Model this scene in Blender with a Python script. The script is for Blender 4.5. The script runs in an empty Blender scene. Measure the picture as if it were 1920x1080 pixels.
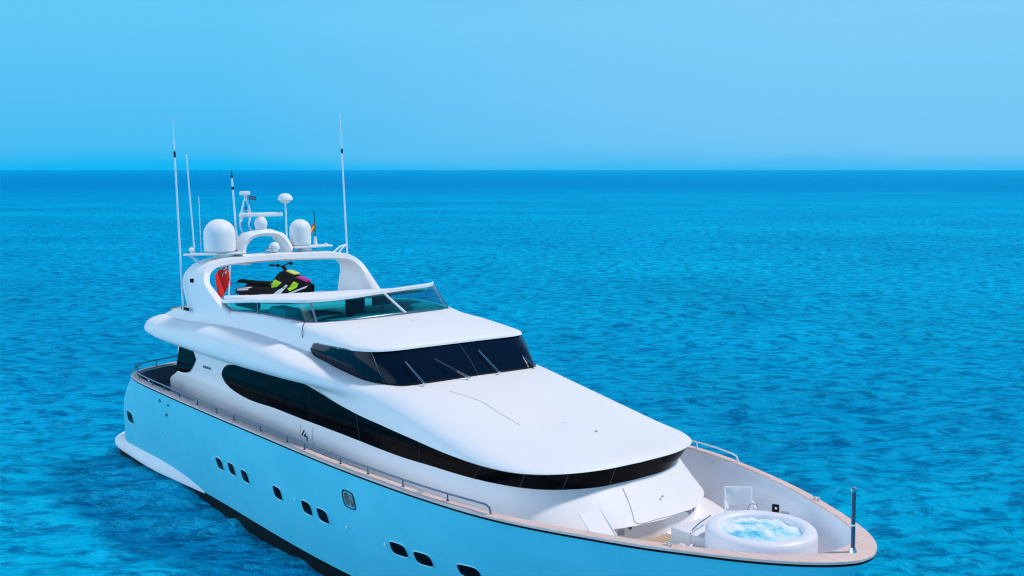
import bpy, bmesh, math, random
import numpy as np
from mathutils import Vector, Matrix
from mathutils.bvhtree import BVHTree
R = math.radians
random.seed(7)
sc = bpy.context.scene
col = sc.collection

# ------------------------------------------------------------------ camera
cd = bpy.data.cameras.new("camera")
cam = bpy.data.objects.new("camera", cd); col.objects.link(cam)
cd.sensor_width = 36; cd.lens = 37.5; cd.clip_start = .5; cd.clip_end = 200000
cam.location = (34.63, -14.79, 9.77)
az = R(141.95); pt = math.atan(221 / 2000)
fwd = Vector((math.cos(az) * math.cos(pt), math.sin(az) * math.cos(pt), -math.sin(pt)))
cam.rotation_euler = fwd.to_track_quat('-Z', 'Y').to_euler()
sc.camera = cam

# ------------------------------------------------------------------ sky, sun
SUN_AZ, SUN_EL = 56, 55
w = bpy.data.worlds.new("World"); sc.world = w; w.use_nodes = True
nt = w.node_tree; nt.nodes.clear()
out = nt.nodes.new('ShaderNodeOutputWorld'); bg = nt.nodes.new('ShaderNodeBackground')
sky = nt.nodes.new('ShaderNodeTexSky'); sky.sky_type = 'NISHITA'; sky.sun_disc = False
sky.sun_elevation = R(SUN_EL); sky.sun_rotation = R(90 - SUN_AZ)
sky.air_density = 1.0; sky.dust_density = .6; sky.ozone_density = 2.0
tc = nt.nodes.new('ShaderNodeTexCoord'); sep = nt.nodes.new('ShaderNodeSeparateXYZ')
nt.links.new(tc.outputs['Generated'], sep.inputs[0])
nz = nt.nodes.new('ShaderNodeTexNoise'); nz.inputs['Scale'].default_value = 2.2; nz.inputs['Detail'].default_value = 3
mpz = nt.nodes.new('ShaderNodeMapping'); mpz.inputs['Scale'].default_value = (1, 1, 9)
nt.links.new(tc.outputs['Generated'], mpz.inputs[0]); nt.links.new(mpz.outputs[0], nz.inputs['Vector'])
ad = nt.nodes.new('ShaderNodeMath'); ad.operation = 'MULTIPLY_ADD'
nt.links.new(nz.outputs['Fac'], ad.inputs[0]); ad.inputs[1].default_value = .045
nt.links.new(sep.outputs['Z'], ad.inputs[2])
ramp = nt.nodes.new('ShaderNodeValToRGB')
cr = ramp.color_ramp
cr.elements[0].position = 0.0; cr.elements[0].color = (.0, .45, .90, 1)
cr.elements[1].position = 1.0; cr.elements[1].color = (.05, .13, .30, 1)
for p, c in ((.028, (.0, .47, .92)), (.046, (.055, .51, .91)), (.07, (.075, .52, .92)), (.16, (.12, .585, .94)), (.28, (.11, .50, .86)), (.42, (.07, .30, .60)), (.65, (.05, .18, .40))):
    e = cr.elements.new(p); e.color = (*c, 1)
nt.links.new(ad.outputs[0], ramp.inputs[0])
# broad pale veil towards the right of the view
vm = nt.nodes.new('ShaderNodeVectorMath'); vm.operation = 'DOT_PRODUCT'
nt.links.new(tc.outputs['Generated'], vm.inputs[0]); vm.inputs[1].default_value = (math.cos(R(118)), math.sin(R(118)), .1)
vr = nt.nodes.new('ShaderNodeMapRange'); vr.inputs[1].default_value = .78; vr.inputs[2].default_value = 1.0
vr.inputs[3].default_value = 0; vr.inputs[4].default_value = .34
nt.links.new(vm.outputs['Value'], vr.inputs[0])
vh = nt.nodes.new('ShaderNodeMapRange'); vh.inputs[1].default_value = .012; vh.inputs[2].default_value = .04
nt.links.new(ad.outputs[0], vh.inputs[0])
vmul = nt.nodes.new('ShaderNodeMath'); vmul.operation = 'MULTIPLY'
nt.links.new(vr.outputs[0], vmul.inputs[0]); nt.links.new(vh.outputs[0], vmul.inputs[1])
mv = nt.nodes.new('ShaderNodeMix'); mv.data_type = 'RGBA'
nt.links.new(vmul.outputs[0], mv.inputs['Factor']); nt.links.new(ramp.outputs[0], mv.inputs['A'])
mv.inputs['B'].default_value = (.38, .68, .96, 1)
# unseen sky behind the camera, brightened as added fill for the shaded sides
vb = nt.nodes.new('ShaderNodeVectorMath'); vb.operation = 'DOT_PRODUCT'
nt.links.new(tc.outputs['Generated'], vb.inputs[0]); vb.inputs[1].default_value = (math.cos(R(-112)), math.sin(R(-112)), .0)
vbr = nt.nodes.new('ShaderNodeMapRange'); vbr.inputs[1].default_value = .28; vbr.inputs[2].default_value = .96; vbr.inputs[3].default_value = 0; vbr.inputs[4].default_value = 1.0
nt.links.new(vb.outputs['Value'], vbr.inputs[0])
vel = nt.nodes.new('ShaderNodeMapRange'); vel.interpolation_type = 'SMOOTHSTEP'; vel.inputs[1].default_value = .38; vel.inputs[2].default_value = .68; vel.inputs[3].default_value = 1; vel.inputs[4].default_value = 0
nt.links.new(sep.outputs['Z'], vel.inputs[0])
vbm = nt.nodes.new('ShaderNodeMath'); vbm.operation = 'MULTIPLY'; nt.links.new(vbr.outputs[0], vbm.inputs[0]); nt.links.new(vel.outputs[0], vbm.inputs[1])
mb = nt.nodes.new('ShaderNodeMix'); mb.data_type = 'RGBA'; nt.links.new(vbm.outputs[0], mb.inputs['Factor'])
nt.links.new(mv.outputs['Result'], mb.inputs['A']); mb.inputs['B'].default_value = (1.85, 2.35, 2.85, 1)
sc10 = nt.nodes.new('ShaderNodeVectorMath'); sc10.operation = 'SCALE'; sc10.inputs['Scale'].default_value = 10
nt.links.new(mb.outputs['Result'], sc10.inputs[0])
mx = nt.nodes.new('ShaderNodeMix'); mx.data_type = 'RGBA'; mx.inputs['Factor'].default_value = .98
nt.links.new(sky.outputs[0], mx.inputs['A']); nt.links.new(sc10.outputs[0], mx.inputs['B'])
nt.links.new(mx.outputs['Result'], bg.inputs[0]); bg.inputs[1].default_value = .1
nt.links.new(bg.outputs[0], out.inputs[0])
sd = bpy.data.lights.new("sun", 'SUN'); sd.energy = 3.05; sd.angle = R(6); sd.color = (1, .89, .80)
so = bpy.data.objects.new("sun", sd); col.objects.link(so); so.location = (0, 60, 80)
sv = Vector((math.cos(R(SUN_AZ)) * math.cos(R(SUN_EL)), math.sin(R(SUN_AZ)) * math.cos(R(SUN_EL)), math.sin(R(SUN_EL))))
so.rotation_euler = sv.to_track_quat('Z', 'Y').to_euler()
sc.view_settings.view_transform = 'Standard'; sc.view_settings.look = 'None'
sc.cycles.sample_clamp_direct = 2.0; sc.cycles.sample_clamp_indirect = 4.0; sc.cycles.filter_width = 1.2
sc.view_settings.exposure = 0; sc.view_settings.gamma = 1

# ------------------------------------------------------------------ materials
def mat(name, c, rough=.4, metal=0, coat=0, spec=.5, noise=0, nscale=3, bump=0, bscale=20, c2=None):
    m = bpy.data.materials.new(name); m.use_nodes = True
    n = m.node_tree; b = n.nodes['Principled BSDF']
    b.inputs['Base Color'].default_value = (*c, 1); b.inputs['Roughness'].default_value = rough
    b.inputs['Metallic'].default_value = metal; b.inputs['Coat Weight'].default_value = coat
    b.inputs['Specular IOR Level'].default_value = spec; b.inputs['Coat Roughness'].default_value = .05
    if noise or bump or c2:
        t = n.nodes.new('ShaderNodeTexCoord'); x = n.nodes.new('ShaderNodeTexNoise')
        x.inputs['Scale'].default_value = nscale; x.inputs['Detail'].default_value = 5
        n.links.new(t.outputs['Object'], x.inputs['Vector'])
        if noise or c2:
            r = n.nodes.new('ShaderNodeValToRGB'); d = c2 or tuple(v * (1 - noise) for v in c)
            r.color_ramp.elements[0].position = .35; r.color_ramp.elements[0].color = (*d, 1)
            r.color_ramp.elements[1].position = .65; r.color_ramp.elements[1].color = (*c, 1)
            n.links.new(x.outputs['Fac'], r.inputs[0]); n.links.new(r.outputs[0], b.inputs['Base Color'])
        if bump:
            y = n.nodes.new('ShaderNodeTexNoise'); y.inputs['Scale'].default_value = bscale; y.inputs['Detail'].default_value = 3
            n.links.new(t.outputs['Object'], y.inputs['Vector'])
            q = n.nodes.new('ShaderNodeBump'); q.inputs['Strength'].default_value = bump; q.inputs['Distance'].default_value = .02
            n.links.new(y.outputs['Fac'], q.inputs['Height']); n.links.new(q.outputs[0], b.inputs['Normal'])
    return m

M = {}
M['white'] = mat('white_gelcoat', (.80, .80, .82), .5, spec=.25, noise=.03, nscale=.6)
M['deckwhite'] = mat('white_bulwark_paint', (.84, .84, .87), .6, spec=.2, noise=.05, nscale=1.5)
M['black'] = mat('black_rubber', (.004, .005, .007), .6, spec=.1)
M['steel'] = mat('polished_steel', (.55, .58, .62), .18, metal=1)
M['darksteel'] = mat('dark_steel', (.10, .14, .2), .25, metal=.8)
M['whitemetal'] = mat('white_painted_metal', (.78, .79, .82), .35)
M['fabric'] = mat('white_fabric', (.78, .78, .8), .8, bump=.2, bscale=60)
M['greyfab'] = mat('grey_upholstery', (.22, .24, .25), .75, bump=.2, bscale=40)
M['spa'] = mat('white_vinyl', (.76, .76, .82), .42, noise=.03, nscale=3)
M['greyplastic'] = mat('grey_plastic', (.35, .37, .42), .5)
M['lime'] = mat('lime_plastic', (.50, .80, .01), .35)
M['magenta'] = mat('magenta_plastic', (.42, .01, .20), .35)
M['yellow'] = mat('yellow_plastic', (.75, .70, .12), .4)
M['red'] = mat('red_flag_cloth', (.75, .01, .01), .75)
M['blueflag'] = mat('navy_flag_cloth', (.01, .02, .12), .75)
M['seat'] = mat('black_seat_vinyl', (.008, .009, .012), .5, spec=.12)

# shade blue of a white hull painted as topside colour, faint chalky runs
def hull_mat():
    m = bpy.data.materials.new('shade_tinted_hull'); m.use_nodes = True
    n = m.node_tree; b = n.nodes['Principled BSDF']
    t = n.nodes.new('ShaderNodeTexCoord'); mp = n.nodes.new('ShaderNodeMapping')
    mp.inputs['Scale'].default_value = (1.0, 1.0, .6); n.links.new(t.outputs['Object'], mp.inputs[0])
    x = n.nodes.new('ShaderNodeTexNoise'); x.inputs['Scale'].default_value = 1.0; x.inputs['Detail'].default_value = 6
    x.inputs['Roughness'].default_value = .6
    n.links.new(mp.outputs[0], x.inputs['Vector'])
    r = n.nodes.new('ShaderNodeValToRGB')
    r.color_ramp.elements[0].position = .38; r.color_ramp.elements[0].color = (.09, .57, .72, 1)
    r.color_ramp.elements[1].position = .68; r.color_ramp.elements[1].color = (.12, .61, .76, 1)
    n.links.new(x.outputs['Fac'], r.inputs[0]); n.links.new(r.outputs[0], b.inputs['Base Color'])
    b.inputs['Roughness'].default_value = .5; b.inputs['Specular IOR Level'].default_value = .2
    return m
M['hull'] = hull_mat()

def teak_mat():
    m = bpy.data.materials.new('teak'); m.use_nodes = True
    n = m.node_tree; b = n.nodes['Principled BSDF']
    t = n.nodes.new('ShaderNodeTexCoord'); mp = n.nodes.new('ShaderNodeMapping')
    mp.inputs['Scale'].default_value = (.7, 9, 9); n.links.new(t.outputs['Object'], mp.inputs[0])
    x = n.nodes.new('ShaderNodeTexNoise'); x.inputs['Scale'].default_value = 2.0; x.inputs['Detail'].default_value = 5
    n.links.new(mp.outputs[0], x.inputs['Vector'])
    r = n.nodes.new('ShaderNodeValToRGB')
    r.color_ramp.elements[0].position = .3; r.color_ramp.elements[0].color = (.64, .46, .42, 1)
    r.color_ramp.elements[1].position = .7; r.color_ramp.elements[1].color = (.76, .58, .54, 1)
    n.links.new(x.outputs['Fac'], r.inputs[0]); n.links.new(r.outputs[0], b.inputs['Base Color'])
    b.inputs['Roughness'].default_value = .6
    return m
M['teak'] = teak_mat()

def deck_mat():
    m = bpy.data.materials.new('teak_deck_planks'); m.use_nodes = True
    n = m.node_tree; b = n.nodes['Principled BSDF']
    t = n.nodes.new('ShaderNodeTexCoord'); wv = n.nodes.new('ShaderNodeTexWave')
    wv.bands_direction = 'Y'; wv.inputs['Scale'].default_value = 3.0; wv.inputs['Distortion'].default_value = 0
    n.links.new(t.outputs['Object'], wv.inputs['Vector'])
    x = n.nodes.new('ShaderNodeTexNoise'); x.inputs['Scale'].default_value = 2; x.inputs['Detail'].default_value = 6
    n.links.new(t.outputs['Object'], x.inputs['Vector'])
    r = n.nodes.new('ShaderNodeValToRGB')
    r.color_ramp.elements[0].position = .0; r.color_ramp.elements[0].color = (.12, .08, .05, 1)
    r.color_ramp.elements[1].position = .06; r.color_ramp.elements[1].color = (.62, .47, .33, 1)
    n.links.new(wv.outputs['Fac'], r.inputs[0])
    mxx = n.nodes.new('ShaderNodeMix'); mxx.data_type = 'RGBA'; mxx.blend_type = 'MULTIPLY'; mxx.inputs['Factor'].default_value = .4
    n.links.new(r.outputs[0], mxx.inputs['A']); n.links.new(x.outputs['Color'], mxx.inputs['B'])
    n.links.new(mxx.outputs['Result'], b.inputs['Base Color']); b.inputs['Roughness'].default_value = .65
    return m
M['deck'] = deck_mat()

def glass_black(name, c=(.004, .008, .014), rough=.04, spec=.5, ior=1.5):
    m = mat(name, c, rough, spec=spec); m.node_tree.nodes['Principled BSDF'].inputs['IOR'].default_value = ior
    return m
M['bandglass'] = glass_black('black_tinted_glass', (.0012, .0016, .003), .06, .5, 1.10)
M['shieldglass'] = glass_black('dark_windshield_glass', (.0015, .008, .022), .03, .5, 1.22)

def teal_glass():
    m = bpy.data.materials.new('teal_tinted_glass'); m.use_nodes = True
    n = m.node_tree; n.nodes.clear()
    o = n.nodes.new('ShaderNodeOutputMaterial'); tr = n.nodes.new('ShaderNodeBsdfTransparent')
    tr.inputs[0].default_value = (.02, .52, .60, 1)
    g = n.nodes.new('ShaderNodeBsdfGlossy'); g.inputs['Roughness'].default_value = .0; g.inputs[0].default_value = (.7, .85, .9, 1)
    fr = n.nodes.new('ShaderNodeFresnel'); fr.inputs[0].default_value = 1.45
    mxs = n.nodes.new('ShaderNodeMixShader')
    n.links.new(fr.outputs[0], mxs.inputs[0]); n.links.new(tr.outputs[0], mxs.inputs[1]); n.links.new(g.outputs[0], mxs.inputs[2])
    n.links.new(mxs.outputs[0], o.inputs[0])
    return m
M['teal'] = teal_glass()

def sea_mat():
    m = bpy.data.materials.new('sea_water'); m.use_nodes = True
    n = m.node_tree; n.nodes.clear(); L = n.links.new
    o = n.nodes.new('ShaderNodeOutputMaterial')
    geo = n.nodes.new('ShaderNodeNewGeometry')
    def mapped(rot, scl):
        # rotate first, then stretch along the wave crests
        mp = n.nodes.new('ShaderNodeMapping'); mp.vector_type = 'TEXTURE'; mp.inputs['Rotation'].default_value = (0, 0, R(rot)); mp.inputs['Scale'].default_value = scl
        L(geo.outputs['Position'], mp.inputs[0]); return mp
    def noise(mp, s, d=3, ro=.55, dist=0):
        x = n.nodes.new('ShaderNodeTexNoise'); x.inputs['Scale'].default_value = s; x.inputs['Detail'].default_value = d
        x.inputs['Roughness'].default_value = ro; x.inputs['Distortion'].default_value = dist
        L(mp.outputs[0], x.inputs['Vector']); return x
    A = mapped(52, (1.25, .9, 1)); B = mapped(40, (1.1, .8, 1)); Cc = mapped(58, (1.5, 1.2, 1)); Dd = mapped(48, (1.0, 1.0, 1))
    n1 = noise(A, .9, 6, .62, .3); n2 = noise(B, 3.2, 5, .65, .2); n3 = noise(Cc, .2, 3, .5, .3)
    def madd(a, k, b):
        q = n.nodes.new('ShaderNodeMath'); q.operation = 'MULTIPLY_ADD'; L(a, q.inputs[0]); q.inputs[1].default_value = k
        if b is None: q.inputs[2].default_value = 0
        else: L(b, q.inputs[2])
        return q.outputs[0]
    n6 = noise(mapped(56, (1.2, .8, 1)), 1.9, 6, .7, .3)
    h = madd(n1.outputs['Fac'], .34, None); h = madd(n2.outputs['Fac'], .20, h); h = madd(n3.outputs['Fac'], .5, h); h = madd(n6.outputs['Fac'], .34, h)
    bp = n.nodes.new('ShaderNodeBump'); bp.inputs['Strength'].default_value = 1; bp.inputs['Distance'].default_value = .75
    L(h, bp.inputs['Height'])
    # body colour: deep blue and turquoise patches of sea bed and depth, then painted ripple shading
    n4 = noise(mapped(50, (3.0, 1, 1)), .02, 5, .6)
    n5 = noise(mapped(54, (1.5, .75, 1)), 1.5, 7, .72, .35)  # dark dips that paint the ripples' shading into the colour
    sp = n.nodes.new('ShaderNodeSeparateXYZ'); L(geo.outputs['Position'], sp.inputs[0])
    # distance offshore of the deep-water edge, measured from the yacht
    ln = n.nodes.new('ShaderNodeVectorMath'); ln.operation = 'LENGTH'; L(geo.outputs['Position'], ln.inputs[0])
    ds = n.nodes.new('ShaderNodeMapRange'); ds.inputs[1].default_value = 180; ds.inputs[2].default_value = 700; ds.interpolation_type = 'SMOOTHSTEP'
    L(ln.outputs['Value'], ds.inputs[0])
    c1 = n.nodes.new('ShaderNodeMix'); c1.data_type = 'RGBA'
    c1.inputs['A'].default_value = (.0, .35, .70, 1); c1.inputs['B'].default_value = (.0, .54, .86, 1)
    r4 = n.nodes.new('ShaderNodeMapRange'); r4.inputs[1].default_value = .35; r4.inputs[2].default_value = .65; L(n4.outputs['Fac'], r4.inputs[0])
    L(r4.outputs[0], c1.inputs['Factor'])
    c2 = n.nodes.new('ShaderNodeMix'); c2.data_type = 'RGBA'; c2.inputs['B'].default_value = (.0, .18, .58, 1)
    L(ds.outputs[0], c2.inputs['Factor']); L(c1.outputs['Result'], c2.inputs['A'])
    c3 = n.nodes.new('ShaderNodeMix'); c3.data_type = 'RGBA'; c3.blend_type = 'MULTIPLY'; c3.inputs['Factor'].default_value = .85
    r5 = n.nodes.new('ShaderNodeValToRGB'); r5.color_ramp.elements[0].position = .40; r5.color_ramp.elements[0].color = (.03, .12, .32, 1)
    r5.color_ramp.elements[1].position = .54; r5.color_ramp.elements[1].color = (1, 1, 1, 1)
    L(n5.outputs['Fac'], r5.inputs[0]); L(c2.outputs['Result'], c3.inputs['A']); L(r5.outputs[0], c3.inputs['B'])
    n7 = noise(mapped(54, (1.2, 1.6, 1)), .05, 7, .7, .3)
    r7 = n.nodes.new('ShaderNodeMapRange'); r7.inputs[1].default_value = .35; r7.inputs[2].default_value = .62; r7.inputs[3].default_value = .88; r7.inputs[4].default_value = 1.15; L(n7.outputs['Fac'], r7.inputs[0])
    c4 = n.nodes.new('ShaderNodeVectorMath'); c4.operation = 'SCALE'; L(c3.outputs['Result'], c4.inputs[0]); L(r7.outputs[0], c4.inputs['Scale'])
    df = n.nodes.new('ShaderNodeBsdfDiffuse'); L(c4.outputs[0], df.inputs[0]); L(bp.outputs[0], df.inputs['Normal'])
    gl = n.nodes.new('ShaderNodeBsdfGlossy'); gl.inputs['Roughness'].default_value = .09; L(bp.outputs[0], gl.inputs['Normal'])
    gl.inputs[0].default_value = (.06, .9, 1, 1)
    fr = n.nodes.new('ShaderNodeFresnel'); fr.inputs[0].default_value = 1.42; L(bp.outputs[0], fr.inputs['Normal'])
    fa = n.nodes.new('ShaderNodeMath'); fa.operation = 'ADD'; fa.inputs[1].default_value = .16; L(fr.outputs[0], fa.inputs[0])
    mn = n.nodes.new('ShaderNodeMath'); mn.operation = 'MINIMUM'; mn.inputs[1].default_value = .6; L(fa.outputs[0], mn.inputs[0])
    ms = n.nodes.new('ShaderNodeMixShader'); L(mn.outputs[0], ms.inputs[0]); L(df.outputs[0], ms.inputs[1]); L(gl.outputs[0], ms.inputs[2])
    L(ms.outputs[0], o.inputs[0])
    return m
M['sea'] = sea_mat()

def spa_water():
    m = bpy.data.materials.new('bubbling_spa_water'); m.use_nodes = True
    n = m.node_tree; b = n.nodes['Principled BSDF']; L = n.links.new
    t = n.nodes.new('ShaderNodeTexCoord'); x = n.nodes.new('ShaderNodeTexNoise')
    x.inputs['Scale'].default_value = 1.7; x.inputs['Detail'].default_value = 6; x.inputs['Roughness'].default_value = .62; x.inputs['Distortion'].default_value = .6
    L(t.outputs['Object'], x.inputs['Vector'])
    r = n.nodes.new('ShaderNodeValToRGB')
    r.color_ramp.elements[0].position = .34; r.color_ramp.elements[0].color = (.04, .50, .74, 1)
    r.color_ramp.elements[1].position = .55; r.color_ramp.elements[1].color = (.80, .88, .90, 1)
    e = r.color_ramp.elements.new(.44); e.color = (.38, .76, .86, 1)
    L(x.outputs['Fac'], r.inputs[0]); L(r.outputs[0], b.inputs['Base Color'])
    q = n.nodes.new('ShaderNodeBump'); q.inputs['Strength'].default_value = .8; q.inputs['Distance'].default_value = .08
    L(x.outputs['Fac'], q.inputs['Height']); L(q.outputs[0], b.inputs['Normal']); b.inputs['Roughness'].default_value = .25
    return m
M['spawater'] = spa_water()

# ------------------------------------------------------------------ helpers
def link(name, me, m=None, parent=None, smooth=35):
    o = bpy.data.objects.new(name, me); col.objects.link(o)
    if m: me.materials.append(m)
    if parent: o.parent = parent
    if smooth:
        for p in me.polygons: p.use_smooth = True
        try: me.set_sharp_from_angle(angle=R(smooth))
        except Exception: pass
    return o

def from_bm(name, bm, m, parent=None, smooth=35):
    bmesh.ops.recalc_face_normals(bm, faces=bm.faces)
    me = bpy.data.meshes.new(name); bm.to_mesh(me); bm.free()
    return link(name, me, m, parent, smooth)

def tag(o, label=None, cat=None, group=None, kind=None):
    if label: o['label'] = label
    if cat: o['category'] = cat
    if group: o['group'] = group
    if kind: o['kind'] = kind
    return o

def empty(name, loc=(0, 0, 0), rz=0, parent=None):
    o = bpy.data.objects.new(name, None); col.objects.link(o); o.location = loc; o.rotation_euler = (0, 0, rz)
    o.empty_display_size = .2
    if parent: o.parent = parent
    return o

def cr_pts(P, n):
    """centripetal Catmull-Rom through P, n samples per span; returns points"""
    P = [Vector(p) for p in P]
    if len(P) < 3:
        return [P[0].lerp(P[1], i / n) for i in range(n + 1)]
    a = P[0] * 2 - P[1]; b = P[-1] * 2 - P[-2]
    Q = [a] + P + [b]; res = []
    for i in range(1, len(Q) - 2):
        p0, p1, p2, p3 = Q[i - 1:i + 3]
        t0 = 0; t1 = t0 + max((p1 - p0).length, 1e-3) ** .5; t2 = t1 + max((p2 - p1).length, 1e-3) ** .5; t3 = t2 + max((p3 - p2).length, 1e-3) ** .5
        for k in range(n):
            t = t1 + (t2 - t1) * k / n
            A1 = p0 * ((t1 - t) / (t1 - t0)) + p1 * ((t - t0) / (t1 - t0))
            A2 = p1 * ((t2 - t) / (t2 - t1)) + p2 * ((t - t1) / (t2 - t1))
            A3 = p2 * ((t3 - t) / (t3 - t2)) + p3 * ((t - t2) / (t3 - t2))
            B1 = A1 * ((t2 - t) / (t2 - t0)) + A2 * ((t - t0) / (t2 - t0))
            B2 = A2 * ((t3 - t) / (t3 - t1)) + A3 * ((t - t1) / (t3 - t1))
            res.append(B1 * ((t2 - t) / (t2 - t1)) + B2 * ((t - t1) / (t2 - t1)))
    res.append(P[-1]); return res

def grid_rows(rows, nu=4, nv=3, sharp=()):
    """rows of control points -> dense grid [v][u]; the rows listed in sharp keep a crease"""
    dense = [cr_pts(r, nu) for r in rows]
    nuT = len(dense[0]); segs = []
    cuts = [0] + sorted(s for s in sharp if 0 < s < len(rows) - 1) + [len(rows) - 1]
    G = []
    for a, b in zip(cuts, cuts[1:]):
        blk = [[None] * nuT for _ in range((b - a) * nv + 1)]
        for u in range(nuT):
            pts = cr_pts([dense[k][u] for k in range(a, b + 1)], nv)
            for v, p in enumerate(pts): blk[v][u] = p
        G += blk if not G else blk[1:]
    return G

def add_grid(bm, G, mirror=False, skip=None, weld=True):
    for s in ((1, -1) if mirror else (1,)):
        V = [[bm.verts.new((p.x, p.y * s, p.z)) for p in row] for row in G]
        for v in range(len(G) - 1):
            for u in range(len(G[0]) - 1):
                if skip and skip(u, v): continue
                q = [V[v][u], V[v][u + 1], V[v + 1][u + 1], V[v + 1][u]]
                try: bm.faces.new(q)
                except Exception: pass
    if weld: bmesh.ops.remove_doubles(bm, verts=bm.verts, dist=.0015)

def add_box(bm, c, s, bev=0, rot=None):
    r = bmesh.ops.create_cube(bm, size=1)
    vs = r['verts']; bmesh.ops.scale(bm, vec=s, verts=vs)
    if bev:
        es = list({e for v in vs for e in v.link_edges})
        rb = bmesh.ops.bevel(bm, geom=es, offset=bev, segments=2, affect='EDGES', profile=.5)
        vs = list({v for f in rb['faces'] for v in f.verts} | {v for v in vs if v.is_valid})
    if rot is not None: bmesh.ops.transform(bm, matrix=rot, verts=vs)
    bmesh.ops.translate(bm, vec=c, verts=vs)
    return vs

def add_tube(bm, pts, r, seg=8, rads=None, cap=True):
    pts = [Vector(p) for p in pts]; n = len(pts); rings = []
    up = None
    for i, p in enumerate(pts):
        t = (pts[min(i + 1, n - 1)] - pts[max(i - 1, 0)]).normalized()
        if up is None:
            up = t.orthogonal().normalized()
        else:
            up = (up - t * up.dot(t)); up = up.normalized() if up.length > 1e-5 else t.orthogonal().normalized()
        sd_ = t.cross(up); rr = rads[i] if rads else r
        rings.append([bm.verts.new(p + up * rr * math.cos(2 * math.pi * k / seg) + sd_ * rr * math.sin(2 * math.pi * k / seg)) for k in range(seg)])
    for a, b in zip(rings, rings[1:]):
        for k in range(seg): bm.faces.new((a[k], a[(k + 1) % seg], b[(k + 1) % seg], b[k]))
    if cap:
        bm.faces.new(rings[0][::-1]); bm.faces.new(rings[-1])

def add_lathe(bm, prof, c=(0, 0, 0), seg=32):
    """prof: list of (r, z)"""
    c = Vector(c); rings = []
    for r, z in prof:
        if r < 1e-4: rings.append([bm.verts.new(c + Vector((0, 0, z)))])
        else: rings.append([bm.verts.new(c + Vector((r * math.cos(2 * math.pi * k / seg), r * math.sin(2 * math.pi * k / seg), z))) for k in range(seg)])
    for a, b in zip(rings, rings[1:]):
        for k in range(seg):
            k2 = (k + 1) % seg
            if len(a) == 1 and len(b) == 1: continue
            if len(a) == 1: bm.faces.new((a[0], b[k], b[k2]))
            elif len(b) == 1: bm.faces.new((a[k], a[k2], b[0]))
            else: bm.faces.new((a[k], a[k2], b[k2], b[k]))

def tube_obj(name, pts, r, m, parent, seg=8, rads=None, smooth_n=0):
    bm = bmesh.new()
    if smooth_n: pts = cr_pts(pts, smooth_n)
    add_tube(bm, pts, r, seg, rads); return from_bm(name, bm, m, parent)
def box_obj(name, c, s, m, parent, bev=0, rot=None, smooth=35):
    bm = bmesh.new(); add_box(bm, c, s, bev, rot); return from_bm(name, bm, m, parent, smooth)
def lathe_obj(name, prof, c, m, parent, seg=32):
    bm = bmesh.new(); add_lathe(bm, prof, c, seg); return from_bm(name, bm, m, parent)

def bvh(o):
    me = o.data
    return BVHTree.FromPolygons([v.co.copy() for v in me.vertices], [tuple(p.vertices) for p in me.polygons])

# ------------------------------------------------------------------ sea
# one polar sheet reaching the horizon, fine where the waves can be told apart
def build_sea():
    cx, cy = 34.0, -15.0
    r1 = 10 * np.exp(np.arange(0, int(math.log(420 / 10) / .0058)) * .0058)
    r2 = [r1[-1]]
    while r2[-1] < 90000: r2.append(r2[-1] * 1.09)
    rad = np.concatenate([[.01, 3, 6.5], r1, np.array(r2[1:])])
    a0, a1 = 142 - 64, 142 + 64
    ang = np.radians(np.concatenate([np.arange(a0, a1, .135), np.arange(a1, a0 + 360, 3.0)]))
    nr, na = len(rad), len(ang)
    RR, AA = np.meshgrid(rad, ang, indexing='ij')
    X = cx + RR * np.cos(AA); Yy = cy + RR * np.sin(AA)
    rng = np.random.RandomState(11); Z = np.zeros_like(X); DX = np.zeros_like(X); DY = np.zeros_like(X)
    amp = np.clip((420 - RR) / 300, 0, 1)
    nw = 110
    lam = np.exp(np.linspace(math.log(.55), math.log(17), nw)); th = np.radians(142 + rng.normal(0, 26, nw) + np.where(rng.rand(nw) < .2, 60, 0))
    for l, t, ph in zip(lam, th, rng.rand(nw) * 6.283):
        k = 6.2832 / l; slope = .0225 * (1.35 if l < 3 else .8 if l < 8 else .55); am = slope / k
        fade = np.clip((l * 110 - RR) / (l * 60), 0, 1) * amp
        q = k * (X * math.cos(t) + Yy * math.sin(t)) + ph
        Z += am * fade * np.sin(q); c_ = am * fade * np.cos(q) * .8
        DX += c_ * math.cos(t); DY += c_ * math.sin(t)
    co = np.stack([X + DX, Yy + DY, Z], -1).reshape(-1, 3).astype(np.float32)
    i = np.arange(nr - 1)[:, None] * na; j = np.arange(na)[None, :]; j2 = (j + 1) % na
    q = np.stack([i + j, i + na + j, i + na + j2, i + j2], -1).reshape(-1, 4).astype(np.int32)
    me = bpy.data.meshes.new('sea'); nf = len(q)
    me.vertices.add(len(co)); me.vertices.foreach_set('co', co.ravel())
    me.loops.add(nf * 4); me.loops.foreach_set('vertex_index', q.ravel())
    me.polygons.add(nf); me.polygons.foreach_set('loop_start', np.arange(0, nf * 4, 4, dtype=np.int32))
    try: me.polygons.foreach_set('loop_total', np.full(nf, 4, dtype=np.int32))
    except Exception: pass
    me.polygons.foreach_set('use_smooth', np.ones(nf, dtype=bool))
    me.update(calc_edges=True)
    o = bpy.data.objects.new('sea', me); col.objects.link(o); me.materials.append(M['sea']); return o
sea = build_sea(); tag(sea, kind='structure')

# ------------------------------------------------------------------ yacht
Y = empty('yacht', (0, 0, 0))
tag(Y, 'large white motor yacht with hull tinted shade blue and black window band lying on blue sea', 'yacht')

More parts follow.
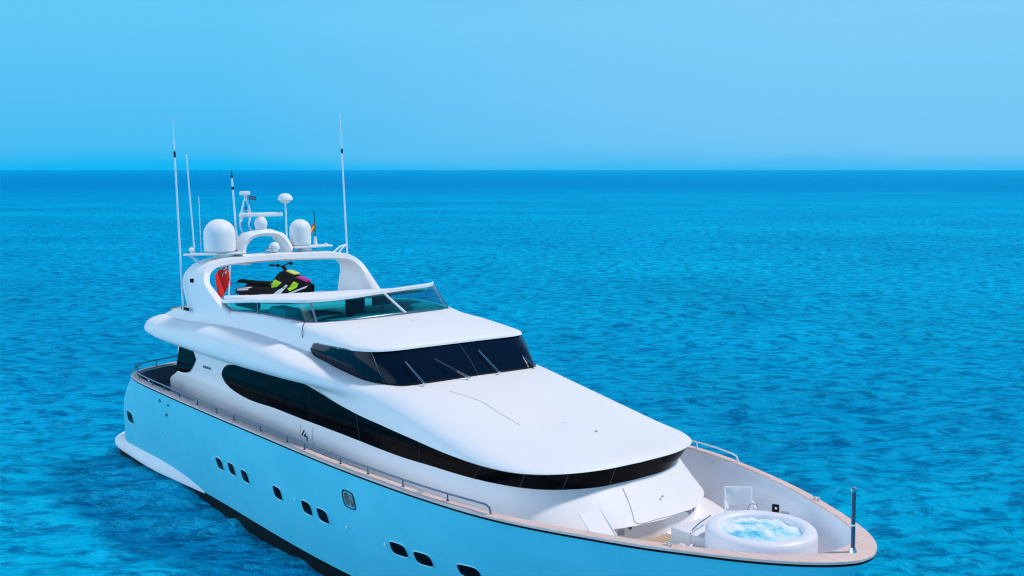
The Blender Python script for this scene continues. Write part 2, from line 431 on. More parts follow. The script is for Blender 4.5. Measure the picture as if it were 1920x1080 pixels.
SHEER = [(-1.5, 0, 3.12), (-1.35, -1.2, 3.12), (-1.0, -2.2, 3.13), (-.45, -3.05, 3.14), (.1, -3.45, 3.15), (.8, -3.62, 3.15), (3.4, -3.70, 3.16),
         (7.4, -3.71, 3.19), (10.7, -3.71, 3.23), (13.4, -3.70, 3.26), (15.7, -3.64, 3.30), (17.5, -3.52, 3.33), (19.1, -3.33, 3.37),
         (20.2, -3.04, 3.39), (21.25, -2.68, 3.42), (22.2, -2.30, 3.44), (23.0, -1.90, 3.46), (23.8, -1.45, 3.48), (24.4, -1.02, 3.50),
         (24.8, -.60, 3.51), (25.0, -.2, 3.51), (25.02, 0, 3.51)]
WL = [(-3.0, 0), (-2.95, -1.2), (-2.8, -2.2), (-2.45, -2.85), (-1.9, -3.12), (-.8, -3.16), (2.8, -3.08), (6.5, -3.03), (9.5, -3.03), (12, -2.97),
      (14, -2.82), (15.8, -2.5), (17.3, -2.1), (18.4, -1.72), (19.4, -1.35), (20.2, -1.0), (20.9, -.75), (21.5, -.5), (22, -.25), (22.4, -.12), (22.6, -.04), (22.7, 0)]
def mixrow(k, z, bul):
    return [(a[0] * k + b[0] * (1 - k), a[1] * k + b[1] * (1 - k) - (bul if a[1] < -.5 else 0) * min(1, abs(a[1]) / 3), z + (a[2] - 3.2) * k) for a, b in zip(SHEER, WL)]
def aft(r, d):
    return [(p[0] - d * (1, 1, 1, 1, .9, .5)[i], p[1], p[2]) if i < 6 else p for i, p in enumerate(r)]
rows = [[(x, y, .32) for x, y in WL], mixrow(.33, 1.25, .10), aft(mixrow(.68, 2.25, .10), .3), SHEER]
G = grid_rows(rows, 4, 4)
bm = bmesh.new(); add_grid(bm, G, mirror=True)
hull = from_bm('hull', bm, M['hull'], Y, 50)
hull_tree = bvh(hull)
def hull_at(x, z):
    loc, nor, i, d = hull_tree.ray_cast(Vector((x, -9, z)), Vector((0, 1, 0)))
    if nor.y > 0: nor = -nor
    return loc, nor
# antifouling below the paint line
rows = [[(x * .985, y * .93, -.9) for x, y in WL], [(x * .995, y * .975, .0) for x, y in WL], [(x, y, .32) for x, y in WL]]
bm = bmesh.new(); add_grid(bm, grid_rows(rows, 4, 2), mirror=True)
from_bm('antifouling', bm, M['black'], Y, 50)

# swim platform flare round the stern
SWo = [(-3.9, 0), (-3.85, -1.6), (-3.55, -2.55), (-3.0, -3.08), (-2.3, -3.30), (-.74, -3.37), (1.6, -3.36), (3.2, -3.22), (4.9, -3.05)]
SWi = [(-2.8, 0), (-2.75, -1.2), (-2.6, -2.0), (-2.3, -2.6), (-1.75, -2.98), (-.7, -3.06), (1.5, -3.08), (3.0, -3.08), (4.6, -3.0)]
rows = [[(x * .98, y * .955, -.3) for x, y in SWo], [(x * .98, y * .965, .27) for x, y in SWo]]
bm = bmesh.new(); add_grid(bm, grid_rows(rows, 4, 2), mirror=True); from_bm('platform_skirt', bm, M['black'], Y)
rows = [[(x * .97, y * .94, .25) for x, y in SWo], [(x * .998, y * .997, .27) for x, y in SWo], [(x, y, .40) for x, y in SWo],
        [(a[0] * .75 + b[0] * .25, a[1] * .75 + b[1] * .25, .55) for a, b in zip(SWo, SWi)],
        [(b[0], b[1], z) for b, z in zip(SWi, (.62, .62, .64, .68, .74, .80, .86, .74, .42))]]
bm = bmesh.new(); add_grid(bm, grid_rows(rows, 4, 3), mirror=True)
from_bm('swim_platform', bm, M['white'], Y)

# cap rail, rubbing strake, bulwark
def offs(path, d, dz=0):
    """offset a plan path inwards by d (list or number)"""
    P = [Vector(p) for p in path]; res = []
    for i, p in enumerate(P):
        a = P[max(i - 1, 0)]; b = P[min(i + 1, len(P) - 1)]
        if i == 0: t = Vector((0, -1, 0))
        elif i == len(P) - 1: t = Vector((0, 1, 0))
        else: t = b - a; t.z = 0; t.normalize()
        nrm = Vector((-t.y, t.x, 0))
        k = d[i] if isinstance(d, list) else d
        q = p + nrm * k; q.z += dz
        if i in (0, len(P) - 1): q.y = 0
        res.append(q)
    return res
capw = [.16] * 12 + [.15, .15, .15, .16, .17, .18, .20, .26, .36, .42]
capi = offs(SHEER, capw)
# keep the inner edge of the bow piece from crossing the centreline
for i in (18, 19, 20):
    capi[i].y = min(capi[i].y, -.05)
capi[18].x, capi[18].y = 24.20, -.90
capi[19].x, capi[19].y = 24.48, -.52
capi[20].x, capi[20].y = 24.54, -.18
capi[21].x = 24.56
co = offs(SHEER, -.03)
rows = [[p + Vector((0, 0, -.012)) for p in co], [p + Vector((0, 0, .03)) for p in co], [p + Vector((0, 0, .05)) for p in offs(SHEER, 0)],
        [Vector((p.x, p.y, p.z + .05)) for p in capi], [Vector((p.x, p.y, p.z + .0)) for p in capi]]
bm = bmesh.new(); add_grid(bm, grid_rows(rows, 4, 1), mirror=True)
from_bm('cap_rail', bm, M['teak'], Y, 40)
rows = [[p + Vector((0, 0, -.06)) for p in offs(SHEER, .01)], [p + Vector((0, 0, -.055)) for p in offs(SHEER, -.02)], [p + Vector((0, 0, -.014)) for p in offs(SHEER, -.022)]]
bm = bmesh.new(); add_grid(bm, grid_rows(rows, 4, 1), mirror=True)
from_bm('rub_rail', bm, M['black'], Y, 40)
DZ = 2.62
din = [.30] * 8 + [.32, .36, .42, .52, .62, .74, .82, .85, .82, .6, .58, .58, .6, .6]
bot = offs(SHEER, din)
bl = []
for i, p in enumerate(bot):
    q = Vector((p.x, min(p.y, 0), DZ))
    bl.append(q)
bl[18] = Vector((23.5, -.74, DZ)); bl[19] = Vector((23.72, -.44, DZ)); bl[20] = Vector((23.82, -.16, DZ)); bl[21] = Vector((23.85, 0, DZ))
bl[17] = Vector((23.2, -.98, DZ))
rows = [[Vector((p.x, p.y, p.z + .01)) for p in capi], [a.lerp(b, .5) + Vector((0, 0, .02)) for a, b in zip(capi, bl)], bl]
bm = bmesh.new(); add_grid(bm, grid_rows(rows, 4, 3), mirror=True)
from_bm('bulwark', bm, M['deckwhite'], Y, 50)
M['aftshade'] = mat('cockpit_shade_tone', (.06, .09, .13), .55, noise=.2, nscale=2)  # shade under the overhang put into a dark colour
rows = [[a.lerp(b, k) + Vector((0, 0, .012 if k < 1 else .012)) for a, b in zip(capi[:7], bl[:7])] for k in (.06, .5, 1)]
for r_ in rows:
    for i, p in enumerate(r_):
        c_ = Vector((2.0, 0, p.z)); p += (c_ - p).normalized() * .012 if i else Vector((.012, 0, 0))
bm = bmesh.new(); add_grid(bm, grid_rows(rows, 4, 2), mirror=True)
from_bm('cockpit_shade_lining', bm, M['aftshade'], Y, 50)  # dark sheet over the aft bulwark, its shade painted in
# main deck
bm = bmesh.new(); d = cr_pts(bl, 4)
rows2 = [[Vector((p.x, p.y * k, DZ + .004)) for p in d] for k in (1, .5, 0)]
add_grid(bm, rows2, mirror=True)
from_bm('deck', bm, M['deck'], Y, 0)
bm = bmesh.new()
fd = [p for p in d if p.x > 21.45 and p.y <= 0.001]
rows2 = [[Vector((p.x, p.y * k, DZ + .008)) for p in fd] for k in (1, .5, 0)]
add_grid(bm, rows2, mirror=True)
fd = [p for p in d if 18 < p.x <= 21.75 and p.y <= 0.001]
add_grid(bm, [[Vector((p.x, -p.y * k, DZ + .012)) for p in fd] for k in (1, .6, .1)])
from_bm('bow_deck', bm, M['deckwhite'], Y, 0)

# lower deckhouse: stations running from the aft end forward and round the nose
#        lower wall foot,            lower glass edge,        upper glass edge
W2c = [(1.9, -2.6, 3.48), (3.0, -2.6, 3.50), (5.4, -2.6, 3.46), (7.2, -2.6, 3.44), (8.8, -2.6, 3.49), (10.2, -2.6, 3.48), (12.5, -2.6, 3.50), (15.1, -2.6, 3.51),
       (16.2, -2.59, 3.56), (17.7, -2.52, 3.61), (18.6, -2.28, 3.62), (19.05, -1.98, 3.61), (19.35, -1.6, 3.60), (19.62, -.95, 3.59), (19.70, 0, 3.59)]
W1c = [(1.9, -2.6, 3.90), (3.0, -2.6, 4.00), (5.6, -2.6, 4.22), (7.2, -2.6, 4.32), (9.0, -2.6, 4.38), (10.3, -2.6, 4.39), (12.5, -2.6, 4.17), (14.6, -2.6, 4.06),
       (16.5, -2.60, 3.96), (18.0, -2.56, 3.94), (18.9, -2.38, 3.96), (19.32, -2.08, 3.97), (19.6, -1.65, 3.98), (19.80, -.95, 3.98), (19.86, 0, 3.98)]
FT = [(1.1, -2.62, 2.62), (3.0, -2.62, 2.62), (5.4, -2.66, 2.62), (7.2, -2.7, 2.62), (8.8, -2.72, 2.62), (10.2, -2.74, 2.62), (12.5, -2.76, 2.62), (15.1, -2.8, 2.62),
      (16.4, -2.8, 2.62), (17.9, -2.72, 2.62), (18.9, -2.5, 2.62), (19.6, -2.2, 2.62), (20.1, -1.75, 2.62), (20.55, -1.0, 2.62), (20.7, 0, 2.62)]
MD = [(1.25, -2.62, 3.05)] + [((a[0] + b[0]) / 2 + dx, (a[1] + b[1]) / 2 - dy, 3.12) for a, b, dx, dy in zip(FT[1:], W2c[1:], [0] * 8 + [.05, .1, .18, .24, .28, .3], [.0, .01, .02, .03, .03, .04, .05, .08, .1, .12, .1, .08, .04, 0])]
LO = [Vector(p) - Vector((.02, 0, .0)) for p in W2c]
def inset(pts, z, ks):
    return [(p[0] - (.11 if i > 10 else .05 if i > 9 else 0) * min(1, (i - 9) / 3 if i > 9 else 0) * 1.0, p[1] * (1 - (.05 if i > 9 else 0)), z) for i, p in enumerate(pts)]
MD = [(p[0], p[1], 3.12 if i < 10 else 3.02) for i, p in enumerate(MD)]
LP = [(a[0] + (.04 if i > 10 else 0), a[1], 2.99 if i > 9 else 3.0) for i, a in enumerate(MD)]
IN = inset(LP, 2.98, 0); FT = [(p[0], p[1], DZ) for p in IN]
bm = bmesh.new()
add_grid(bm, grid_rows([FT, IN, LP, MD, [(p[0], p[1] * 1.004, p[2] - .03) for p in W2c], [(p[0] - .02, p[1] * .992, p[2] + .02) for p in W2c],
                        [(p[0] - .03, p[1] * .99, p[2]) for p in W1c], [(p[0] - .05, p[1] * .985, 4.75 if i < 7 else p[2] + .05) for i, p in enumerate(W1c)]], 5, 3, sharp=(1, 2, 5)), mirror=True)
house = from_bm('deckhouse', bm, M['white'], Y, 60)
house_tree = bvh(house)
# aft bulkhead of the saloon with dark sliding doors
bm = bmesh.new()
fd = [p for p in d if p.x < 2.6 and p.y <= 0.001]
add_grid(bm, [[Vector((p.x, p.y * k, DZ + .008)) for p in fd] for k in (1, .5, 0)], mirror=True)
from_bm('cockpit_shade_sole', bm, M['aftshade'], Y, 0)  # dark sheet over the aft deck, cockpit shade painted in
box_obj('aft_bulkhead', (2.05, 0, 3.45), (.1, 5.16, 1.7), M['white'], Y)
box_obj('saloon_door', (1.975, 0, 3.35), (.04, 3.4, 1.5), M['bandglass'], Y)
# saloon window band, wrapping round the nose
tipU = [(5.37, -2.6, 3.90), (5.46, -2.6, 4.03), (5.72, -2.6, 4.18), (6.2, -2.6, 4.27), (7.4, -2.6, 4.34), (9.0, -2.6, 4.42), (10.3, -2.6, 4.42), (11.2, -2.6, 4.34), (12.5, -2.6, 4.18)] + W1c[7:]
tipL = [(5.37, -2.6, 3.88), (5.42, -2.6, 3.78), (5.62, -2.6, 3.66), (6.0, -2.6, 3.55), (7.2, -2.6, 3.44), (8.8, -2.6, 3.48), (10.2, -2.6, 3.48), (11.2, -2.6, 3.49), (12.5, -2.6, 3.50)] + W2c[7:]
def outw(pts, d):
    res = []
    for i, p in enumerate(pts):
        p = Vector(p); a = Vector(pts[max(i - 1, 0)]); b = Vector(pts[min(i + 1, len(pts) - 1)])
        t = b - a; t.z = 0; t.normalize(); nn = Vector((t.y, -t.x, 0))
        if p.x < 15: nn = Vector((0, -1, 0))
        if i == len(pts) - 1: nn = Vector((1, 0, 0))
        res.append(p + nn * d)
    return res
bm = bmesh.new(); add_grid(bm, grid_rows([outw(tipL, .008), outw(tipU, .008)], 6, 4), mirror=True)
from_bm('saloon_window', bm, M['bandglass'], Y, 50)
# small aft side window
for s in (1, -1):
    bm = bmesh.new()
    pl = cr_pts([(1.72, 0, 3.45), (2.35, 0, 3.47), (2.85, 0, 3.58), (3.2, 0, 3.84), (3.38, 0, 4.02)], 5) + cr_pts([(3.38, 0, 4.02), (3.2, 0, 4.2), (2.95, 0, 4.45), (2.8, 0, 4.7)], 4)[1:] + [Vector((2.3, 0, 4.7))]
    vs = [bm.verts.new((p.x, -2.61 * s, p.z)) for p in pl]; f = bm.faces.new(vs)
    ex = bmesh.ops.extrude_face_region(bm, geom=[f]); bmesh.ops.translate(bm, vec=(0, .02 * s, 0), verts=[v for v in ex['geom'] if isinstance(v, bmesh.types.BMVert)])
    from_bm('side_window', bm, M['bandglass'], Y, 0)

# ---- upper superstructure shell: rows r0..r9, stations wrap from the stern centre to the nose
S = [  # r0            r1                  r2                  r3                  r4                   r5                  r6
 [(.6, 0, 4.55), (.3, 0, 4.56), (-.35, 0, 4.62), (-.45, 0, 4.74), (-.35, 0, 4.95), (-.1, 0, 5.06), (.1, 0, 5.10)],
 [(.6, -1.4, 4.55), (.3, -1.5, 4.56), (-.3, -1.6, 4.60), (-.4, -1.6, 4.72), (-.3, -1.55, 4.95), (-.05, -1.5, 5.06), (.15, -1.45, 5.10)],
 [(.9, -2.3, 4.52), (.6, -2.5, 4.52), (.0, -2.75, 4.54), (-.12, -2.85, 4.66), (.05, -2.8, 4.92), (.35, -2.65, 5.06), (.6, -2.5, 5.12)],
 [(1.9, -2.55, 4.5), (1.8, -2.75, 4.5), (1.7, -3.15, 4.53), (1.7, -3.27, 4.66), (1.75, -3.18, 4.95), (1.8, -2.98, 5.12), (1.9, -2.80, 5.2)],
 [(3.2, -2.58, 4.5), (3.2, -2.8, 4.5), (3.2, -3.2, 4.53), (3.2, -3.34, 4.68), (3.2, -3.25, 5.0), (3.2, -3.02, 5.16), (3.2, -2.86, 5.24)],
 [(4.8, -2.58, 4.5), (4.8, -2.8, 4.5), (4.8, -3.2, 4.53), (4.8, -3.37, 4.70), (4.8, -3.28, 5.07), (4.8, -3.05, 5.28), (4.8, -2.86, 5.34)],
 [(6.5, -2.58, 4.5), (6.5, -2.8, 4.5), (6.5, -3.2, 4.53), (6.5, -3.38, 4.72), (6.5, -3.30, 5.14), (6.5, -3.05, 5.36), (6.5, -2.82, 5.42)],
 [(8.2, -2.58, 4.5), (8.2, -2.8, 4.5), (8.2, -3.2, 4.56), (8.2, -3.37, 4.76), (8.2, -3.27, 5.16), (8.2, -3.02, 5.36), (8.2, -2.76, 5.43)],
 [(9.6, -2.58, 4.5), (9.6, -2.8, 4.5), (9.6, -3.16, 4.58), (9.6, -3.31, 4.78), (9.6, -3.2, 5.12), (9.6, -2.96, 5.28), (9.6, -2.65, 5.35)],
 [(10.7, -2.58, 4.45), (10.7, -2.75, 4.5), (10.7, -3.1, 4.60), (10.7, -3.22, 4.78), (10.7, -3.12, 5.04), (10.7, -2.86, 5.16), (10.7, -2.50, 5.22)],
 [(12.0, -2.60, 4.24), (12.0, -2.66, 4.45), (12.0, -2.90, 4.60), (12.0, -2.98, 4.74), (12.0, -2.90, 4.90), (12.0, -2.70, 4.98), (12.0, -2.42, 5.02)],
 [(13.2, -2.61, 4.12), (13.2, -2.63, 4.36), (13.2, -2.66, 4.54), (13.2, -2.70, 4.64), (13.2, -2.64, 4.75), (13.2, -2.48, 4.83), (13.2, -2.30, 4.88)],
 [(14.3, -2.62, 4.07), (14.3, -2.62, 4.24), (14.3, -2.60, 4.40), (14.3, -2.55, 4.54), (14.3, -2.44, 4.67), (14.3, -2.28, 4.77), (14.3, -2.05, 4.84)],
 [(15.6, -2.62, 4.01), (15.6, -2.61, 4.15), (15.6, -2.57, 4.29), (15.6, -2.48, 4.42), (15.6, -2.32, 4.54), (15.6, -2.12, 4.62), (15.6, -1.85, 4.68)],
 [(17.0, -2.62, 3.96), (17.0, -2.59, 4.06), (17.0, -2.52, 4.17), (16.95, -2.40, 4.28), (16.9, -2.20, 4.38), (16.8, -1.97, 4.46), (16.7, -1.7, 4.52)],
 [(18.2, -2.54, 3.955), (18.17, -2.50, 4.02), (18.1, -2.40, 4.10), (17.95, -2.25, 4.19), (17.8, -2.02, 4.27), (17.6, -1.76, 4.34), (17.4, -1.45, 4.41)],
 [(19.0, -2.34, 3.975), (18.96, -2.31, 4.02), (18.85, -2.22, 4.08), (18.65, -2.05, 4.14), (18.4, -1.80, 4.20), (18.1, -1.5, 4.28), (17.8, -1.2, 4.35)],
 [(19.5, -1.90, 3.99), (19.46, -1.87, 4.03), (19.35, -1.78, 4.08), (19.1, -1.62, 4.13), (18.8, -1.38, 4.19), (18.4, -1.1, 4.26), (18.0, -.85, 4.33)],
 [(19.82, -1.1, 3.995), (19.78, -1.08, 4.04), (19.68, -1.02, 4.09), (19.4, -.92, 4.14), (19.0, -.78, 4.20), (18.6, -.6, 4.26), (18.1, -.45, 4.34)],
 [(19.90, 0, 3.995), (19.86, 0, 4.04), (19.76, 0, 4.09), (19.5, 0, 4.14), (19.1, 0, 4.20), (18.65, 0, 4.27), (18.15, 0, 4.34)],
]
nst = len(S)
rows = [[S[i][k] for i in range(nst)] for k in range(7)]
# interior rows to the centreline (roof of the hood)
r7 = []; r8 = []
for i in range(nst):
    x, y, z = S[i][6]
    k = .07 if x > 12.5 else .0
    q_ = {14: .3, 15: .5, 16: .65}.get(i, .7 if i > 16 else 0)
    r7.append((x - .5 * q_, y * .5, z + k * (1 if abs(y) > 1 else abs(y)) * .9)); r8.append((x - q_, 0, z + k * (1.2 if abs(y) > 1 else 1.2 * abs(y))))
rows += [r7, r8]
NU, NV = 5, 3
G = grid_rows(rows, NU, NV)
bm = bmesh.new()
add_grid(bm, G, mirror=True)
shell = from_bm('superstructure', bm, M['white'], Y, 60)

# ---- bridge deck side and brow
B = [  # b0 (foot / glass top)   b1                b2                 b3 (coaming or roof shoulder)
 [(.6, -2.5, 5.10), (.68, -2.48, 5.16), (.8, -2.45, 5.20), (.95, -2.4, 5.22)],
 [(1.9, -2.80, 5.18), (1.9, -2.72, 5.30), (1.9, -2.66, 5.40), (1.9, -2.60, 5.43)],
 [(3.2, -2.86, 5.22), (3.2, -2.74, 5.38), (3.2, -2.68, 5.52), (3.2, -2.62, 5.56)],
 [(4.8, -2.86, 5.32), (4.8, -2.74, 5.48), (4.8, -2.68, 5.64), (4.8, -2.62, 5.70)],
 [(6.5, -2.82, 5.40), (6.5, -2.74, 5.56), (6.5, -2.68, 5.74), (6.5, -2.60, 5.83)],
 [(8.2, -2.76, 5.41), (8.2, -2.70, 5.60), (8.2, -2.65, 5.82), (8.2, -2.57, 5.92)],
 [(9.6, -2.65, 5.33), (9.6, -2.60, 5.56), (9.6, -2.53, 5.82), (9.6, -2.40, 5.91)],
 [(10.7, -2.48, 5.24), (10.7, -2.48, 5.50), (10.7, -2.38, 5.74), (10.6, -2.12, 5.88)],
 [(12.0, -2.45, 5.49), (12.0, -2.42, 5.60), (11.95, -2.30, 5.72), (11.8, -2.02, 5.84)],
 [(12.8, -2.40, 5.535), (12.8, -2.36, 5.62), (12.7, -2.22, 5.70), (12.1, -1.85, 5.83)],
 [(13.3, -2.24, 5.56), (13.28, -2.20, 5.63), (13.15, -2.05, 5.70), (12.25, -1.62, 5.84)],
 [(13.55, -1.85, 5.575), (13.52, -1.82, 5.645), (13.35, -1.70, 5.71), (12.35, -1.28, 5.855)],
 [(13.62, -1.1, 5.585), (13.59, -1.09, 5.655), (13.42, -1.02, 5.72), (12.4, -.76, 5.87)],
 [(13.64, 0, 5.59), (13.61, 0, 5.66), (13.44, 0, 5.73), (12.4, 0, 5.88)],
]
rows = [[B[i][k] for i in range(len(B))] for k in range(4)]
bw = [max(0, (i - 8) / 5) for i in range(len(B))]
b4 = [(p[0] - .45 * k, p[1] * .5, p[2] + .05 - .02 * k) for p, k in zip(rows[3], bw)]; b5 = [(p[0] - .95 * k, 0, p[2] + .06 - .015 * k) for p, k in zip(rows[3], bw)]
rows += [b4, b5]
G = grid_rows(rows, NU, NV)
ucut = 7 * NU - 2
bm = bmesh.new()
add_grid(bm, G, mirror=True, skip=lambda u, v: v >= 3 * NV and u < ucut)
# inner face of the coaming, down to the flybridge sole
G2 = [[p + Vector((0, .0, 0)) for p in G[3 * NV][:ucut + 1]], [Vector((p.x, p.y + .09, p.z)) for p in G[3 * NV][:ucut + 1]], [Vector((p.x, p.y + .12, 5.3)) for p in G[3 * NV][:ucut + 1]]]
add_grid(bm, G2, mirror=True)
# close the front of the flybridge well
wb = [G[v][ucut] for v in range(3 * NV, len(G))]
G3 = [wb, [Vector((p.x - .02, p.y, 5.3)) for p in wb]]
add_grid(bm, G3, mirror=True)
brow = from_bm('bridge_deck', bm, M['white'], Y, 45)
# flybridge sole
bm = bmesh.new()
d = [(.2, -1.4), (.7, -2.35), (1.9, -2.5), (3.2, -2.5), (6.5, -2.48), (9.6, -2.3), (10.4, -2.0), (10.4, 0)]
dd = [Vector((x, y, 5.3)) for x, y in [(.1, 0)] + d]
add_grid(bm, [dd, [Vector((p.x, 0, p.z)) for p in dd]], mirror=True, weld=True)
from_bm('flybridge_deck', bm, M['deck'], Y, 0)

# ---- bridge windshield
WT = [(10.72, -2.46, 5.36), (10.85, -2.47, 5.47), (11.4, -2.46, 5.505), (12.1, -2.44, 5.53), (12.75, -2.38, 5.55), (13.22, -2.22, 5.575), (13.46, -1.85, 5.585), (13.54, -1.1, 5.60), (13.56, 0, 5.605)]
WB = [(10.70, -2.47, 5.30), (10.95, -2.50, 5.19), (11.6, -2.47, 5.06), (12.3, -2.42, 4.98), (13.1, -2.34, 4.89), (13.75, -2.18, 4.88), (14.2, -1.92, 4.885), (14.38, -1.1, 4.91), (14.42, 0, 4.92)]
WM = [tuple((a[i] + b[i]) / 2 + (.0, 0, .0)[i] for i in range(3)) for a, b in zip(WT, WB)]
WM = [(x + (.05 if i > 4 else 0), y - .03, z) if i < 8 else (x + .06, y, z) for i, (x, y, z) in enumerate(WM)]
bm = bmesh.new(); add_grid(bm, grid_rows([WB, WM, WT], 6, 3), mirror=True)
shield = from_bm('windshield', bm, M['shieldglass'], Y, 60)
shield_tree = bvh(shield)
def lerp3(a, b, t): return Vector(a).lerp(Vector(b), t)
wb_d = cr_pts(WB, 6); wt_d = cr_pts(WT, 6); wm_d = cr_pts(WM, 6)
def pane_line(idx, s=1, o=.012):
    pts = cr_pts([wb_d[idx], wm_d[idx], wt_d[idx]], 4)
    c = Vector((12, 0, 5.2)); r_ = []
    for p in pts:
        q = p.copy(); n_ = (p - c); n_.z = .3; n_.normalize(); q += n_ * o; q.y *= s; r_.append(q)
    return r_
for s in (1, -1):
    tube_obj('window_mullion', pane_line(30, s, .006), .008, M['darksteel'], shield)
tube_obj('window_mullion', pane_line(48, 1), .012, M['darksteel'], shield)
# gasket round the windshield
gk = [p.copy() for p in wb_d] ; gk2 = [Vector((p.x, -p.y, p.z)) for p in wb_d[::-1][1:]]
tube_obj('window_gasket', [p + Vector((.01, 0, .0)) for p in gk + gk2], .022, M['black'], shield, 6)
gk = [p.copy() for p in wt_d]; gk2 = [Vector((p.x, -p.y, p.z)) for p in wt_d[::-1][1:]]
tube_obj('window_gasket', [p + Vector((.015, 0, -.01)) for p in gk + gk2], .018, M['darksteel'], shield, 6)
# wipers (park positions on the glass)
def wiper(base, tip, label=None):
    base = Vector(base); tip = Vector(tip); v = tip - base; sd_ = v.cross(Vector((1, 0, .6))).normalized() * .022
    bm = bmesh.new()
    add_tube(bm, [base + sd_, tip + sd_ * .6], .0065, 6); add_tube(bm, [base - sd_, tip - sd_ * .6], .0065, 6)
    add_box(bm, base, (.08, .07, .05), .01)
    o = from_bm('wiper', bm, M['steel'], Y)
    bm = bmesh.new(); b1 = tip - v * .05; add_tube(bm, [tip + v * .02, tip - v * .45], .007, 6)
    from_bm('wiper_blade', bm, M['darksteel'], o)
    return o
WIPERS = [((14.50, -1.58, 4.92), (13.93, -1.72, 5.36)), ((14.62, -.42, 4.95), (14.05, -.98, 5.36)), ((14.56, .52, 4.95), (13.97, .35, 5.42)), ((14.36, 1.78, 4.92), (13.98, 1.62, 5.2))]
for a, b in WIPERS: wiper(a, b)

# ---- flybridge windscreen (teal glass)
FB = [(5.35, -2.56, 5.86), (6.3, -2.58, 5.83), (7.6, -2.56, 5.90), (8.8, -2.50, 5.94), (9.6, -2.38, 5.93), (10.15, -2.22, 5.91), (10.5, -1.82, 5.90), (10.66, -.9, 5.95), (10.62, .2, 5.97), (10.45, 1.2, 5.94), (10.28, 1.95, 5.90), (9.9, 2.25, 5.91)]
FT_ = [(5.30, -2.56, 5.95), (6.3, -2.57, 6.06), (7.6, -2.56, 6.20), (8.6, -2.52, 6.29), (9.4, -2.42, 6.36), (9.9, -2.28, 6.39), (10.10, -1.75, 6.40), (10.0, -.85, 6.41), (9.72, .1, 6.42), (9.5, 1.1, 6.44), (9.28, 2.1, 6.46), (8.95, 2.42, 6.46)]
bm = bmesh.new(); add_grid(bm, grid_rows([FB, FT_], 5, 2))
fly = from_bm('flybridge_windscreen', bm, M['teal'], Y, 60)
fbd = cr_pts(FB, 5); ftd = cr_pts(FT_, 5)
tube_obj('window_frame', [p + Vector((0, 0, .005)) for p in fbd], .022, M['darksteel'], fly, 6)
def pillar(i, m, r=.03): tube_obj('pillar', [fbd[i], ftd[i]], r, m, fly, 6)
pillar(27, M['darksteel']); pillar(41, M['whitemetal'], .04); pillar(11, M['darksteel'], .025); pillar(55, M['steel'], .02)
# white visor along the top of the screen
rows = [[p + Vector((0, 0, -.02)) for p in ftd], [p + Vector((.03, -.03, 0)) for p in ftd], [p + Vector((.02, -.02, .07)) for p in ftd], [p + Vector((-.12, .05, .09)) for p in ftd], [p + Vector((-.16, .08, .0)) for p in ftd]]
bm = bmesh.new(); add_grid(bm, rows, skip=lambda u, v: False)
from_bm('visor', bm, M['white'], fly, 40)

# flybridge interior: boat deck plinth, seats, console
box_obj('boat_deck', (4.7, -.1, 5.72), (3.4, 4.3, .14), M['white'], Y, .04)
bd = [(5.45, -2.50), (7.2, -2.52), (8.6, -2.47), (9.35, -2.36), (9.75, -2.1), (9.85, -1.6), (9.78, -.8), (9.6, .1), (9.4, 1.0), (9.15, 1.9), (8.85, 2.3)]
bi = [(5.55, -2.30), (6.1, -1.95), (6.35, -1.6), (6.5, -1.3), (6.65, -1.0), (6.75, -.75), (6.85, -.5), (7.1, 0), (7.35, .5), (7.8, 1.3), (8.35, 2.25)]
def bz(x): return 6.17 + (x - 5.45) * .062
rows = [[(x, y, bz(x) - .09) for x, y in bi], [(x, y, bz(x) - .09) for x, y in bd], [(x, y, bz(x) - .02) for x, y in bd], [(x * .99 + .05, y * .985, bz(x)) for x, y in bd], [(x, y, bz(x)) for x, y in bi], [(x, y, bz(x) - .09) for x, y in bi]]
bm = bmesh.new(); add_grid(bm, [cr_pts(r_, 4) for r_ in rows])
from_bm('screen_top_board', bm, M['white'], Y, 40)
box_obj('gap_shade_box', (6.5, -2.25, 6.02), (1.3, .22, .22), M['black'], Y, .05)  # black box added to paint the dark gap under the board
def seat(x, y, rz):
    e = empty('helm_seat', (x, y, 5.3), rz, Y)
    bm = bmesh.new(); add_box(bm, (0, 0, .38), (.55, .6, .16), .05); from_bm('cushion', bm, M['greyfab'], e)
    bm = bmesh.new(); add_box(bm, (-.26, 0, .68), (.14, .6, .58), .06); from_bm('backrest', bm, M['greyfab'], e)
    bm = bmesh.new(); add_lathe(bm, [(.0, 0), (.18, 0), (.16, .04), (.05, .06), (.05, .3), (.0, .3)]); from_bm('pedestal', bm, M['steel'], e)
seat(9.05, -.1, 0); seat(9.05, .75, 0)
bm = bmesh.new()
add_lathe(bm, [(0, 0), (.95, 0), (1.0, .25), (.92, .48), (.6, .66), (.25, .72), (0, .73)], (0, 0, 0), 28)
bmesh.ops.scale(bm, vec=(.75, 1.0, 1), verts=bm.verts)
e = from_bm('sun_pad', bm, M['greyfab'], Y, 60); e.location = (9.25, -1.45, 5.3)
bm = bmesh.new(); add_box(bm, (9.85, .1, 5.62), (.55, 1.6, .62), .1); add_box(bm, (9.7, .1, 6.0), (.2, .9, .22), .06)
from_bm('helm_console', bm, M['greyfab'], Y)
bm = bmesh.new(); add_box(bm, (8.7, 1.75, 5.65), (1.6, .8, .7), .12); from_bm('settee', bm, M['fabric'], Y)
bm = bmesh.new(); add_box(bm, (8.55, -2.1, 5.72), (1.0, .5, .8), .08); from_bm('locker', bm, M['white'], Y)

